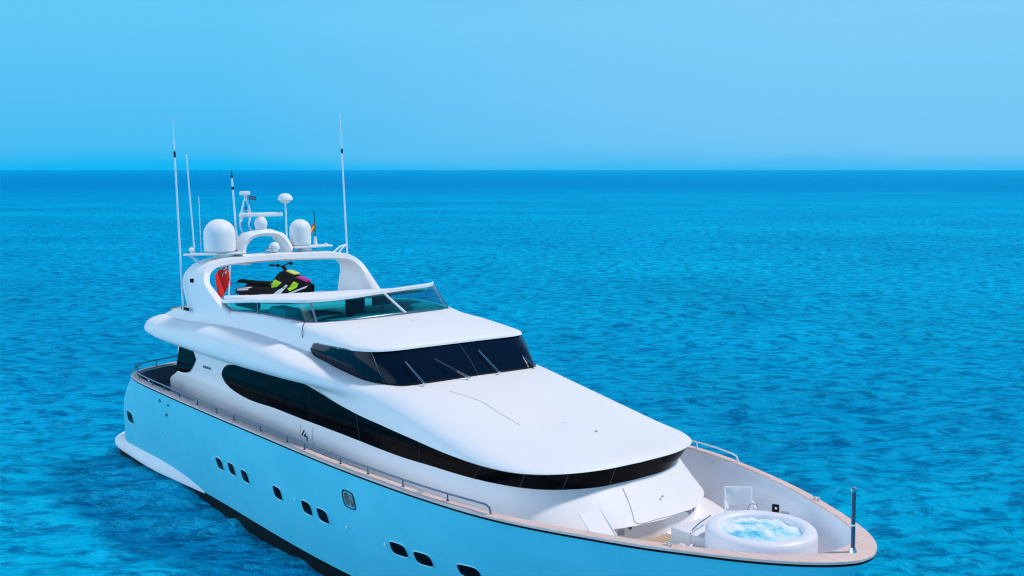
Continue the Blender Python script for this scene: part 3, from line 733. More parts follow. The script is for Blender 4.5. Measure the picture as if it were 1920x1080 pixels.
# ---- radar arch
A = [  # yo, zo, yi, zi, xtrail, xlead
 (-2.72, 5.35, -2.40, 5.35, 3.0, 7.0), (-2.71, 5.70, -2.42, 5.70, 3.0, 6.45), (-2.76, 5.95, -2.46, 5.95, 2.99, 5.62), (-2.80, 6.25, -2.51, 6.25, 2.97, 5.08),
 (-2.80, 6.52, -2.53, 6.47, 3.0, 4.70), (-2.68, 6.80, -2.44, 6.69, 3.1, 4.50), (-2.42, 7.02, -2.24, 6.84, 3.2, 4.42), (-2.0, 7.13, -1.9, 6.91, 3.3, 4.40), (-1.2, 7.19, -1.15, 6.95, 3.35, 4.38), (0, 7.21, 0, 6.97, 3.35, 4.38)]
rows = [[] for _ in range(9)]
for yo, zo, yi, zi, xt, xl in A:
    mo = Vector((0, (yo + yi) / 2, (zo + zi) / 2)); O = Vector((0, yo, zo)); I = Vector((0, yi, zi))
    def P(x, v): return Vector((x, v.y, v.z))
    r_ = .10
    rows[0].append(P(xt, mo)); rows[1].append(P(xt + .05, mo.lerp(O, .8))); rows[2].append(P(xt + r_ * 2, O)); rows[3].append(P(xl - r_ * 2.2, O)); rows[4].append(P(xl - .04, mo.lerp(O, .75)))
    rows[5].append(P(xl, mo.lerp(I, .5))); rows[6].append(P(xl - r_ * 2, I)); rows[7].append(P(xt + r_ * 2, I)); rows[8].append(P(xt, mo))
bm = bmesh.new()
dense = [cr_pts(r, 5) for r in rows]
add_grid(bm, dense, mirror=True)
arch = from_bm('radar_arch', bm, M['white'], Y, 60)
def plate(name, x0, x1, y0, y1, z, t, parent, taper=.5):
    bm = bmesh.new()
    pts = [(x0, y1), (x1, y1), (x1 - (x1 - x0) * (1 - taper) / 2, y0), (x0 + (x1 - x0) * (1 - taper) / 2, y0)]
    lo = [bm.verts.new((x, y, z)) for x, y in pts]; hi = [bm.verts.new((x, y, z + t)) for x, y in pts]
    bm.faces.new(lo[::-1]); bm.faces.new(hi)
    for k in range(4): bm.faces.new((lo[k], lo[(k + 1) % 4], hi[(k + 1) % 4], hi[k]))
    bmesh.ops.bevel(bm, geom=list(bm.edges), offset=.02, segments=2, affect='EDGES')
    return from_bm(name, bm, M['white'], parent, 40)
plate('dome_platform', 3.35, 4.3, -3.0, -1.25, 7.24, .06, arch, .3)
plate('dome_platform', 3.45, 4.2, 1.85, .45, 7.32, .06, arch, .5)
tube_obj('platform_pedestal', [(3.8, .95, 7.1), (3.8, .95, 7.33)], .22, M['white'], arch, 16)
tube_obj('platform_pedestal', [(3.8, -1.75, 7.05), (3.8, -1.75, 7.25)], .3, M['white'], arch, 16)
for dx in (-.1, .12): tube_obj('strut', [(3.8 + dx, -2.85, 7.25), (3.85 + dx, -2.5, 6.98)], .022, M['whitemetal'], arch)
def dome_prof(r, h): 
    pr_ = [(0, 0), (r * .9, 0), (r * .92, .03), (r * .99, .06), (r, .12), (r, h - r * .95)]
    for k in range(1, 9):
        a = k / 8 * math.pi / 2; pr_.append((r * math.cos(a) if k < 8 else 0, h - r * .95 + r * .95 * math.sin(a)))
    return pr_
for r_, h_, c_ in ((.47, 1.0, (3.75, -1.87, 7.30)), (.335, .84, (3.75, .82, 7.38))):
    o = lathe_obj('radome', dome_prof(r_, h_), c_, M['white'], arch, 40)
    lathe_obj('base_ring', [(0, 0), (r_ * .93, 0), (r_ * .93, .035), (0, .035)], (c_[0], c_[1], c_[2] - .02), M['greyplastic'], arch, 32)
# mast hoop on top of the arch
hp = cr_pts([(3.75, -1.28, 7.12), (3.75, -1.2, 7.5), (3.75, -.98, 7.74), (3.75, -.5, 7.84), (3.75, -.05, 7.78), (3.75, .2, 7.55), (3.75, .42, 7.12)], 6)
bm = bmesh.new(); rg = []
for i, p in enumerate(hp):
    a = hp[max(i - 1, 0)]; b = hp[min(i + 1, len(hp) - 1)]; t = (b - a).normalized(); nn = Vector((0, -t.z, t.y))
    wd = .11 if 12 < i < 26 else .15; hx = .30
    rg.append([bm.verts.new(p + Vector((dx * hx, 0, 0)) + nn * dn * wd) for dx, dn in ((-1, 0), (-.75, .8), (0, 1), (.75, .8), (1, 0), (.75, -.8), (0, -1), (-.75, -.8))])
for a, b in zip(rg, rg[1:]):
    for k in range(8): bm.faces.new((a[k], a[(k + 1) % 8], b[(k + 1) % 8], b[k]))
from_bm('mast_hoop', bm, M['white'], arch, 60)
# open array radar on its turntable
rd = lathe_obj('radar_pedestal', [(0, 0), (.12, 0), (.17, .1), (.20, .22), (.20, .27), (.15, .40), (.08, .46), (0, .46)], (3.75, -.52, 7.88), M['white'], arch, 24)
box_obj('radar_scanner', (3.75, -.5, 8.40), (.14, 1.42, .13), M['white'], arch, .03)
# camera frame
fx = 3.55
for pts in ([(fx, -1.0, 7.76), (fx, -1.1, 8.05), (fx, -1.08, 8.4), (fx, -.96, 8.85)], [(fx, -.62, 7.8), (fx, -.82, 8.05), (fx, -.76, 8.4), (fx, -.86, 8.85)], [(fx, -1.06, 8.2), (fx, -.98, 8.52), (fx, -.84, 8.52), (fx, -.78, 8.2)]):
    tube_obj('mast_tube', pts, .026, M['whitemetal'], arch, 8, smooth_n=5)
cmr = box_obj('camera_head', (fx, -.93, 9.06), (.2, .3, .13), M['whitemetal'], arch, .04)
tube_obj('camera_post', [(fx, -.91, 8.83), (fx, -.91, 9.02)], .05, M['whitemetal'], arch)
tube_obj('camera_lens', [(fx + .05, -.8, 8.93), (fx + .22, -.68, 8.90)], .06, M['darksteel'], arch, 12)
tube_obj('anchor_light', [(fx, -.91, 8.5), (fx, -.91, 8.64)], .025, M['black'], arch)
# mushroom antenna
mu = tube_obj('antenna_pole', [(3.75, .36, 7.1), (3.75, .33, 8.75)], .028, M['whitemetal'], arch)
lathe_obj('antenna_dome', [(0, -.10), (.10, -.08), (.23, .03), (.225, .07), (.19, .15), (.12, .21), (0, .23)], (3.75, .33, 8.82), M['white'], arch, 28)
# searchlight under the hoop
lathe_obj('searchlight', [(0, -.17)] + [(.17 * math.cos(a), .17 * math.sin(a)) for a in [R(x) for x in (-60, -30, 0, 30, 60)]] + [(0, .17)], (3.95, -.18, 7.38), M['white'], arch, 20)
tube_obj('horn', [(4.0, -.45, 7.3), (4.15, -.35, 7.34)], .05, M['steel'], arch, 12)
lathe_obj('ceiling_light', [(0, -.05), (.18, -.03), (.22, .02), (0, .03)], (4.0, -1.2, 6.93), M['white'], arch, 20)
lathe_obj('gps_antenna', [(0, 0), (.02, 0), (.02, .06), (.07, .09), (.08, .13), (.05, .18), (0, .2)], (3.8, -2.78, 7.29), M['white'], arch, 16)
lathe_obj('gps_antenna', [(0, 0), (.05, .0), (.05, .04), (0, .06)], (3.8, 1.7, 7.38), M['white'], arch, 16)
# whip antennas
def whip(p0, p1, r, joint=None, mtop=None, nm='whip_antenna'):
    p0 = Vector(p0); p1 = Vector(p1); k = joint or 1
    bm = bmesh.new(); add_tube(bm, [p0, p0.lerp(p1, k)], r, 8, [r, r * .8])
    o = from_bm(nm, bm, M['whitemetal'], arch)
    if joint:
        bm = bmesh.new(); add_tube(bm, [p0.lerp(p1, k), p0.lerp(p1, k + .03)], r * 1.0, 8); from_bm('antenna_joint', bm, M['black'], arch)
        bm = bmesh.new(); add_tube(bm, [p0.lerp(p1, k + .04), p1], r * .5, 6, [r * .6, r * .3]); from_bm('antenna_tip', bm, mtop or M['whitemetal'], arch)
    return o
whip((3.3, -2.90, 5.55), (3.3, -3.02, 11.3), .032, .80)
whip((3.6, 2.60, 6.70), (3.6, 2.40, 11.65), .032, .73)
whip((3.6, -2.60, 7.25), (3.6, -2.76, 10.24), .025)
whip((3.6, -2.40, 7.25), (3.6, -2.42, 8.97), .012, None)
whip((3.6, -1.22, 7.10), (3.6, -1.37, 9.75), .036, .92, M['black'])
tube_obj('antenna_joint', [(3.6, -1.34, 9.18), (3.6, -1.345, 9.26)], .04, M['black'], arch)
tube_obj('antenna_bracket', [(3.8, 1.75, 6.95), (3.7, 2.25, 7.28), (3.6, 2.56, 7.33)], .028, M['whitemetal'], arch)
tube_obj('antenna_bracket', [(4.0, 1.9, 6.93), (3.75, 2.3, 7.22), (3.6, 2.56, 7.33)], .022, M['whitemetal'], arch)
lathe_obj('flag_socket', [(0, 0), (.07, 0), (.05, .15), (.03, .28), (0, .28)], (3.8, 1.32, 7.38), M['white'], arch, 16)
tube_obj('flag_whip', [(3.8, 1.32, 7.6), (3.8, 1.29, 8.5)], .013, M['black'], arch)
lathe_obj('navigation_light', [(0, 0), (.06, 0), (.06, .1), (0, .12)], (3.9, -2.83, 6.45), M['black'], arch, 12)
box_obj('side_vent', (3.3, -2.84, 5.60), (.5, .05, .09), M['black'], arch, .01)

# ---- portholes on the starboard topside
def porthole(x, z, wd, ht, skew=0, lit=False):
    c, nr = hull_at(x, z)
    tx = Vector((1, 0, 0)); tx = (tx - nr * tx.dot(nr)).normalized(); tz = nr.cross(tx); 
    if tz.z < 0: tz = -tz
    def ring(k, n=28, e=3.9):
        pts = []
        for i in range(n):
            a = 2 * math.pi * i / n; ca, sa = math.cos(a), math.sin(a)
            u = abs(ca) ** (2 / e) * (1 if ca > 0 else -1) * (wd / 2 + k); v = abs(sa) ** (2 / e) * (1 if sa > 0 else -1) * (ht / 2 + k)
            l2, n2 = hull_at(c.x + tx.x * (u + skew * v) + tz.x * v, c.z + tx.z * (u + skew * v) + tz.z * v)
            pts.append(l2)
        return pts
    bm = bmesh.new(); a = [bm.verts.new(p + nr * .006) for p in ring(.0)]; b = [bm.verts.new(p + nr * .022) for p in ring(.018)]; d_ = [bm.verts.new(p + nr * .002) for p in ring(.035)]
    for r1, r2 in ((a, b), (b, d_)):
        for i in range(28): bm.faces.new((r1[i], r1[(i + 1) % 28], r2[(i + 1) % 28], r2[i]))
    fr = from_bm('porthole', bm, M['black'] if lit else M['hull_trim'], Y, 60)
    bm = bmesh.new(); vs = [bm.verts.new(p + nr * .008) for p in ring(-.03 if lit else .002)]; cv = bm.verts.new(c + nr * .008)
    for i in range(28): bm.faces.new((vs[i], vs[(i + 1) % 28], cv))
    if lit:
        vs0 = [bm.verts.new(p + nr * .007) for p in ring(.0)]
    from_bm('pane', bm, M['litpane'] if lit else M['bandglass'], fr, 60)
    return fr
M['hull_trim'] = mat('pale_blue_trim', (.16, .60, .76), .35)
M['litpane'] = mat('pale_curtained_pane', (.30, .26, .22), .15, c2=(.03, .03, .04), nscale=9)
PORTS = [(-.1, 1.72, .62, .38), (7.19, 1.76, .42, .33), (8.01, 1.80, .42, .33), (8.86, 1.79, .42, .33), (10.77, 1.81, .44, .33), (12.29, 1.81, .46, .33), (13.04, 1.81, .48, .33),
         (15.97, 1.795, .54, .32), (16.73, 1.78, .54, .32), (18.05, 1.86, .6, .32)]

# ---- PLACED-LATER-MARK
for x, z, wd, ht in PORTS: porthole(x, z, wd, ht)
porthole(14.48, 2.57, .44, .37, 0, True)
def fitting(x, z, r, m, nm):
    c, nr = hull_at(x, z); tube_obj(nm, [c - nr * .01, c + nr * .03], r, m, Y, 10)
for x, z in ((3.23, 1.86), (6.8, 1.82), (11.75, 1.9), (14.09, 1.81), (15.52, 1.80)): fitting(x, z, .035, M['whitemetal'], 'hull_fitting')
for x, z, r_ in ((3.2, 2.86, .05), (3.9, 2.84, .035), (3.65, 2.5, .05)): fitting(x, z, r_, M['darksteel'], 'vent_outlet')

# ---- handrails on the cap rail
def rail(path, h, posts, nm='handrail', m=None, ends=True):
    P = [Vector(p) for p in path]; T = [p + Vector((0, 0, h)) for p in P]
    if ends: T = [T[0]] + T[1:-1] + [T[-1]]
    dn = cr_pts(T, 6)
    if ends:
        dn = dn + [dn[-1] + Vector((.12, .0, -.03)), dn[-1] + Vector((.17, .0, -h))]
    bm = bmesh.new(); add_tube(bm, dn, .02, 8)
    o = from_bm(nm, bm, m or M['darksteel'], Y)
    base = cr_pts(P, 6); L = [0]
    for a, b in zip(base, base[1:]): L.append(L[-1] + (b - a).length)
    for k in range(posts):
        s_ = L[-1] * (k + .3) / posts; j = max(i for i in range(len(L)) if L[i] <= s_)
        bm = bmesh.new(); add_tube(bm, [base[j], base[j] + Vector((0, 0, h))], .014, 6); add_lathe(bm, [(0, 0), (.035, 0), (.03, .02), (0, .02)], base[j], 10)
        from_bm('stanchion', bm, m or M['darksteel'], o)
    return o
mid = [a.lerp(b, .5) + Vector((0, 0, .05)) for a, b in zip([Vector(p) for p in SHEER], capi)]
rail(mid[3:13], .15, 15)
rail([Vector((p.x, -p.y, p.z)) for p in mid[5:13]] + [Vector((19.6, 3.12, 3.43))], .15, 12, m=M['whitemetal'])
sr = [Vector((p.x, p.y, p.z)) for p in mid[0:5]][::-1] + [Vector((p.x, -p.y, p.z)) for p in mid[1:6]]
rail(sr, .2, 7, ends=False)

# ---- jackstaff at the bow
js = tube_obj('jackstaff', [(24.78, 0, 3.55), (24.76, 0, 4.58)], .034, M['darksteel'], Y, 12)
lathe_obj('staff_base', [(0, 0), (.07, 0), (.06, .05), (.04, .09), (0, .09)], (24.78, 0, 3.55), M['steel'], js, 16)
lathe_obj('navigation_light', [(0, 0), (.042, 0), (.048, .02), (.048, .06), (.034, .075), (0, .075)], (24.76, 0, 4.57), M['steel'], js, 16)
lathe_obj('clamp', [(0, 0), (.045, 0), (.045, .03), (0, .03)], (24.77, 0, 4.0), M['whitemetal'], js, 12)

# ---- flagstaff aft
tube_obj('flagstaff', [(.6, -.3, 5.3), (.35, -.1, 6.75)], .03, M['whitemetal'], Y, 8)

# ------------------------------------------------------------------ hot tub
def flat_disc(bm, r, z, n=48, rings=6):
    add_lathe(bm, [(r * k / rings, z) for k in range(rings + 1)], (0, 0, 0), n)
T = empty('hot_tub', (22.8, .13, DZ + .006), R(20))
tag(T, 'round white inflatable hot tub full of bubbling water on the foredeck', 'hot tub')
bm = bmesh.new()
add_lathe(bm, [(.60, .0), (.95, .0), (.975, .03), (.985, .12), (.988, .40), (.985, .70), (.970, .765), (.935, .80), (.88, .815), (.80, .812), (.755, .795), (.73, .755), (.725, .68), (.725, .3)], (0, 0, 0), 72)
# stitched ribs of the vinyl wall
for v in bm.verts:
    r_ = math.hypot(v.co.x, v.co.y)
    if r_ < .80 and v.co.z > .6:
        a = math.atan2(v.co.y, v.co.x); k = 1 - .012 * abs(math.cos(a * 18)); v.co.x *= k; v.co.y *= k
from_bm('tub_wall', bm, M['spa'], T, 60)
bm = bmesh.new(); flat_disc(bm, .73, .72, 64, 14)
for v in bm.verts:
    v.co.z += .018 * math.sin(v.co.x * 11 + 1) * math.cos(v.co.y * 9) + .012 * math.sin(v.co.x * 23 + v.co.y * 17)
from_bm('bubbling_water', bm, M['spawater'], T, 60)
for a in (-70, -112, -45):
    bm = bmesh.new(); p = Vector((math.cos(R(a)), math.sin(R(a)), 0)) * .99; q = Vector((-p.y, p.x, 0)).normalized()
    add_tube(bm, cr_pts([p + q * .05 + Vector((0, 0, .44)), p * 1.03 + q * .04 + Vector((0, 0, .34)), p * 1.04 + Vector((0, 0, .31)), p * 1.03 - q * .04 + Vector((0, 0, .34)), p - q * .05 + Vector((0, 0, .44))], 4), .008, 6)
    from_bm('handle', bm, M['greyplastic'], T)
bm = bmesh.new(); add_box(bm, (-.05, .96, .86), (.13, .07, .16), .015); cp = from_bm('control_panel', bm, M['seat'], T)
bm = bmesh.new(); add_lathe(bm, [(0, 0), (.022, 0), (0, .01)], (0, 0, 0), 12); k_ = from_bm('button', bm, M['whitemetal'], cp); k_.location = (-.03, .918, .88); k_.rotation_euler = (R(90), 0, 0)
bm = bmesh.new(); add_box(bm, (.12, 1.0, .80), (.16, .05, .04), .01); from_bm('hose_valve', bm, M['greyplastic'], T)
bm = bmesh.new(); add_tube(bm, cr_pts([(-.62, .98, .7), (-.55, 1.0, .85), (-.45, 1.02, .85), (-.38, 1.02, .7)], 5), .012, 6); from_bm('hose', bm, M['greyplastic'], T)

# ------------------------------------------------------------------ spa steps
ST = empty('spa_steps', (21.56, .0, DZ + .006))
tag(ST, 'white box step with thin handrail standing between the deckhouse and hot tub', 'step')
bm = bmesh.new(); add_box(bm, (0, 0, .24), (.86, .86, .46), .03); from_bm('step_box', bm, M['white'], ST)
bm = bmesh.new(); add_tube(bm, cr_pts([(.25, -.62, .0), (.25, -.62, .5), (.23, -.6, .56), (.12, -.3, .62), (-.05, .25, .64)], 5), .014, 8); from_bm('handrail', bm, M['steel'], ST)
bm = bmesh.new(); add_box(bm, (-.432, 0, .24), (.006, .7, .34), .0); from_bm('step_panel', bm, M['spa'], ST)

# ------------------------------------------------------------------ folding chairs
def chair():
    r_ = empty('folding_chair', (0, 0, 0))
    for s in (-1, 1):
        bm = bmesh.new(); add_tube(bm, [(.24, s * .26, 0), (-.24, s * .26, .44), (-.34, s * .26, .90)], .016, 8); from_bm('leg', bm, M['whitemetal'], r_)
        bm = bmesh.new(); add_tube(bm, [(-.26, s * .24, 0), (.24, s * .24, .44)], .016, 8); from_bm('leg', bm, M['whitemetal'], r_)
        bm = bmesh.new(); add_box(bm, (0, s * .27, .64), (.48, .05, .025), .008); from_bm('armrest', bm, M['whitemetal'], r_)
        bm = bmesh.new(); add_tube(bm, [(.2, s * .265, .42), (.2, s * .265, .63)], .013, 8); from_bm('arm_post', bm, M['whitemetal'], r_)
    rows = [[Vector((.24 - .48 * k, y, .44 - .03 * math.sin(math.pi * k))) for y in (-.25, -.12, 0, .12, .25)] for k in [i / 6 for i in range(7)]]
    bm = bmesh.new(); add_grid(bm, rows); f = bm.faces[:]; ex = bmesh.ops.extrude_face_region(bm, geom=f); bmesh.ops.translate(bm, vec=(0, 0, -.012), verts=[v for v in ex['geom'] if isinstance(v, bmesh.types.BMVert)])
    from_bm('seat', bm, M['fabric'], r_)
    rows = [[Vector((-.26 - .075 * k - .03 * math.sin(math.pi * (y + .25) / .5), y, .54 + .34 * k)) for y in (-.25, -.12, 0, .12, .25)] for k in (0, .33, .66, 1)]
    bm = bmesh.new(); add_grid(bm, rows); f = bm.faces[:]; ex = bmesh.ops.extrude_face_region(bm, geom=f); bmesh.ops.translate(bm, vec=(-.012, 0, 0), verts=[v for v in ex['geom'] if isinstance(v, bmesh.types.BMVert)])
    from_bm('backrest', bm, M['fabric'], r_)
    bm = bmesh.new(); add_tube(bm, [(-.34, -.26, .89), (-.34, .26, .89)], .014, 8); from_bm('top_bar', bm, M['whitemetal'], r_)
    return r_
c1 = chair(); c1.location = (21.42, 1.22, DZ + .006); c1.rotation_euler = (0, 0, R(-42))
tag(c1, 'white folding sling chair standing behind the hot tub by the far bulwark', 'chair')
D = empty('deck_chair', (20.95, -1.74, DZ + .006), R(-4))
tag(D, 'white reclined deck chair squeezed between the deckhouse nose and the near teak rail', 'deck chair')
for s in (-1, 1):
    bm = bmesh.new(); add_tube(bm, [(.05, s * .25, .22), (-.70, s * .25, .80)], .016, 8); from_bm('back_rail', bm, M['whitemetal'], D)
    bm = bmesh.new(); add_tube(bm, [(-.05, s * .25, .27), (.5, s * .25, .36), (.52, s * .25, 0)], .016, 8); from_bm('leg', bm, M['whitemetal'], D)
    bm = bmesh.new(); add_tube(bm, [(-.28, s * .25, .47), (-.42, s * .25, 0)], .014, 8); from_bm('leg', bm, M['whitemetal'], D)
for nm_, p0, p1 in (('backrest', (.02, .25), (-.68, .79)), ('seat', (.0, .27), (.48, .355))):
    rows = [[Vector((p0[0] + (p1[0] - p0[0]) * k, y, p0[1] + (p1[1] - p0[1]) * k - .02 * math.sin(math.pi * k))) for y in (-.24, -.12, 0, .12, .24)] for k in [i / 6 for i in range(7)]]
    bm = bmesh.new(); add_grid(bm, rows); f = bm.faces[:]; ex = bmesh.ops.extrude_face_region(bm, geom=f); bmesh.ops.translate(bm, vec=(0, 0, -.012), verts=[v for v in ex['geom'] if isinstance(v, bmesh.types.BMVert)])
    from_bm(nm_, bm, M['fabric'], D)

# round cushion pile beside the step
K = empty('seat_cushion', (21.98, -.86, DZ + .006), R(15))
tag(K, 'small puffy white round cushion with cord rings beside the box step', 'cushion')
bm = bmesh.new(); add_lathe(bm, [(0, 0), (.2, 0), (.27, .05), (.28, .10), (.25, .16), (.27, .20), (.29, .27), (.27, .34), (.2, .385), (.1, .395), (0, .40)], (0, 0, 0), 36)
for v in bm.verts:
    a = math.atan2(v.co.y, v.co.x); v.co.z *= 1 + .10 * math.sin(a * 5); v.co.x *= 1 + .04 * math.sin(a * 5)
from_bm('padding', bm, M['fabric'], K, 60)
for a in (150, -60):
    bm = bmesh.new(); c_ = Vector((math.cos(R(a)) * .25, math.sin(R(a)) * .25, .30))
    add_tube(bm, [c_ + Vector((.055 * math.cos(t), .02 * math.sin(t), .055 * math.sin(t))) for t in [i * math.pi / 8 for i in range(17)]], .009, 6, cap=False)
    from_bm('cord_ring', bm, M['greyplastic'], K)

# ------------------------------------------------------------------ jet ski on the boat deck
J = empty('jet_ski', (4.72, -.50, 5.80), R(27))
tag(J, 'black and lime green jet ski with magenta nose parked under the radar arch', 'jet ski')
#  x, half width, keel z, chine z, deck z
st = [(-1.30, .36, .16, .24, .36), (-1.0, .44, .06, .22, .38), (-.5, .50, .02, .20, .40), (0, .53, .0, .20, .42), (.45, .52, .01, .23, .46), (.85, .42, .06, .32, .50), (1.15, .24, .16, .42, .54), (1.36, .05, .34, .50, .56)]
rows = [[(x, 0, k) for x, w_, k, c_, d_ in st], [(x, w_ * .75, (k + c_) / 2 - .02) for x, w_, k, c_, d_ in st], [(x, w_, c_) for x, w_, k, c_, d_ in st],
        [(x, w_ * 1.0, c_ + .05) for x, w_, k, c_, d_ in st], [(x, w_ * .86, d_) for x, w_, k, c_, d_ in st], [(x, 0, d_ + .02) for x, w_, k, c_, d_ in st]]
bm = bmesh.new(); add_grid(bm, grid_rows(rows, 4, 2, sharp=(2, 3)), mirror=True)
jh = from_bm('hull', bm, M['seat'], J, 40)
st = [(-1.34, .20, .52, .60), (-.95, .17, .50, .58), (-.5, .16, .46, .58), (-.1, .17, .46, .60), (.1, .20, .46, .72), (.3, .22, .48, .84)]
rows = [[(x, w_, b) for x, w_, b, t in st], [(x, w_ * 1.05, (b + t) / 2) for x, w_, b, t in st], [(x, w_ * .7, t) for x, w_, b, t in st], [(x, 0, t + .015) for x, w_, b, t in st]]
bm = bmesh.new(); add_grid(bm, grid_rows(rows, 4, 2), mirror=True); from_bm('seat', bm, M['seat'], J, 60)
st = [(-1.0, .25, .36, .5), (-.5, .25, .38, .47), (.0, .30, .40, .50), (.12, .34, .40, .78), (.35, .36, .40, .93), (.62, .36, .42, .86), (.9, .30, .44, .74), (1.15, .18, .46, .64), (1.3, .05, .5, .58)]
rows = [[(x, w_, b) for x, w_, b, t in st], [(x, w_ * 1.0, b + (t - b) * .55) for x, w_, b, t in st], [(x, w_ * .55, t) for x, w_, b, t in st], [(x, 0, t + .02) for x, w_, b, t in st]]
bm = bmesh.new(); add_grid(bm, grid_rows(rows, 4, 3), mirror=True); cowl = from_bm('cowling', bm, M['seat'], J, 50)
trees = [bvh(cowl), bvh(jh)]
def decal(pts, m, name, par, off=.008):
    for s in (-1, 1):
        bm = bmesh.new(); c_ = (sum(p[0] for p in pts) / len(pts), sum(p[1] for p in pts) / len(pts))
        def hitp(x, z):
            best = None
            for t in trees:
                h = t.ray_cast(Vector((x, 3 * s, z)), Vector((0, -s, 0)))
                if h[0] is not None and (best is None or abs(h[0].y) > abs(best.y)): best = h[0]
            return (best if best is not None else Vector((x, .3 * s, z))) + Vector((0, off * s, 0))
        rings = []
        dens = []
        for a, b in zip(pts, pts[1:] + pts[:1]):
            for k in range(4): dens.append((a[0] + (b[0] - a[0]) * k / 4, a[1] + (b[1] - a[1]) * k / 4))
        for f_ in (1, .66, .33):
            rings.append([bm.verts.new(hitp(c_[0] + (x - c_[0]) * f_, c_[1] + (z - c_[1]) * f_)) for x, z in dens])
        cv = bm.verts.new(hitp(*c_)); n_ = len(dens)
        for a, b in zip(rings, rings[1:]):
            for k in range(n_): bm.faces.new((a[k], a[(k + 1) % n_], b[(k + 1) % n_], b[k]))
        for k in range(n_): bm.faces.new((rings[-1][k], rings[-1][(k + 1) % n_], cv))
        from_bm(name, bm, m, par, 0)
decal([(-.04, .50), (.08, .62), (.22, .70), (.48, .62), (.30, .48), (.10, .44)], M['lime'], 'side_panel', cowl)
decal([(.72, .46), (.86, .66), (1.0, .60), (.98, .48), (.80, .38)], M['lime'], 'side_panel', cowl)
decal([(.20, .22), (.62, .56), (.70, .54), (.50, .24)], M['whitemetal'], 'hull_stripe', jh)
decal([(.62, .26), (1.26, .54), (1.22, .47), (.80, .28)], M['whitemetal'], 'hull_stripe', jh)
decal([(-1.28, .40), (-.70, .42), (-.74, .34), (-1.2, .30)], M['whitemetal'], 'hull_stripe', jh)
decal([(-.85, .14), (-.30, .15), (-.30, .20), (-.85, .20)], M['yellow'], 'hull_stripe', jh)
decal([(-.28, .15), (.02, .15), (.0, .27), (-.22, .27)], M['magenta'], 'hull_stripe', jh)
bm = bmesh.new(); add_box(bm, (.62, 0, .90), (.34, .28, .05), .02, Matrix.Rotation(R(16), 4, 'Y')); from_bm('glove_box_lid', bm, M['yellow'], cowl)
bm = bmesh.new(); add_box(bm, (1.02, 0, .715), (.38, .30, .05), .02, Matrix.Rotation(R(20), 4, 'Y')); from_bm('nose_panel', bm, M['magenta'], cowl)
hb = tube_obj('handlebar', [(.18, -.38, 1.12), (.22, -.16, 1.10), (.26, 0, 1.06), (.22, .16, 1.10), (.18, .38, 1.12)], .022, M['seat'], J, 8)
for s in (-1, 1): tube_obj('grip', [(.18, .36 * s, 1.12), (.15, .50 * s, 1.14)], .032, M['seat'], hb)
for s in (-1, 1): tube_obj('mirror', [(.30, .30 * s, 1.10), (.34, .36 * s, 1.15)], .04, M['seat'], hb)
tube_obj('steering_neck', [(.40, 0, .88), (.26, 0, 1.08)], .06, M['seat'], J, 10)
bm = bmesh.new(); add_box(bm, (-.6, -.3, .02), (1.6, .08, .05), .01); add_box(bm, (-.6, .3, .02), (1.6, .08, .05), .01); from_bm('cradle', bm, M['whitemetal'], Y).matrix_world = J.matrix_world.copy()

# ------------------------------------------------------------------ flags
def flag(name, quad, nu, nv, pick, wave, mats, parent=None):
    a, b, c_, d_ = [Vector(p) for p in quad]      # hoist top, hoist bottom, fly bottom, fly top
    me = bpy.data.meshes.new(name); vs = []; fs = []; mi = []
    for j in range(nv + 1):
        for i in range(nu + 1):
            u = i / nu; v = j / nv
            p = (a.lerp(d_, u)).lerp(b.lerp(c_, u), v) + Vector((wave * math.sin(u * 7 + v * 2) * min(1, u * 3), wave * .5 * math.sin(u * 9 + v * 3) * min(1, u * 3), 0))
            vs.append(p)
    for j in range(nv):
        for i in range(nu):
            k = j * (nu + 1) + i; fs.append((k, k + 1, k + nu + 2, k + nu + 1)); mi.append(pick((i + .5) / nu, (j + .5) / nv))
    me.from_pydata(vs, [], fs); 
    for m_ in mats: me.materials.append(m_)
    for p, k in zip(me.polygons, mi): p.material_index = k; p.use_smooth = True
    o = bpy.data.objects.new(name, me); col.objects.link(o)
    sm = o.modifiers.new('thickness', 'SOLIDIFY'); sm.thickness = .006
    return o
def ensign_pick(u, v):
    if u < .46 and v < .34:
        x = u / .46; y = v / .34; dx, dy = abs(x - .5), abs(y - .5)
        if dx < .06 or dy < .10: return 0
        if dx < .11 or dy < .17: return 2
        if abs(dx - dy) < .07: return 0 if abs(dx - dy) < .03 else 2
        return 1
    return 0
fl = flag('ensign', [(.42, -.22, 6.62), (.52, -.17, 5.92), (.40, -.55, 5.38), (.32, -.66, 6.28)], 40, 32, ensign_pick, .05, [M['red'], M['blueflag'], M['fabric']])
tag(fl, 'red ensign with union canton drooping from the flagstaff behind the radar arch', 'flag')
fl2 = flag('courtesy_flag', [(3.8, 1.30, 8.12), (3.8, 1.31, 7.86), (3.86, 1.10, 7.68), (3.86, 1.12, 7.92)], 8, 12, lambda u, v: 1 if .25 < v < .75 else 0, .02, [M['red'], mat('yellow_flag_cloth', (.85, .55, .02), .7)])
tag(fl2, 'tiny red and yellow flag on a thin black whip beside the smaller dome', 'flag')


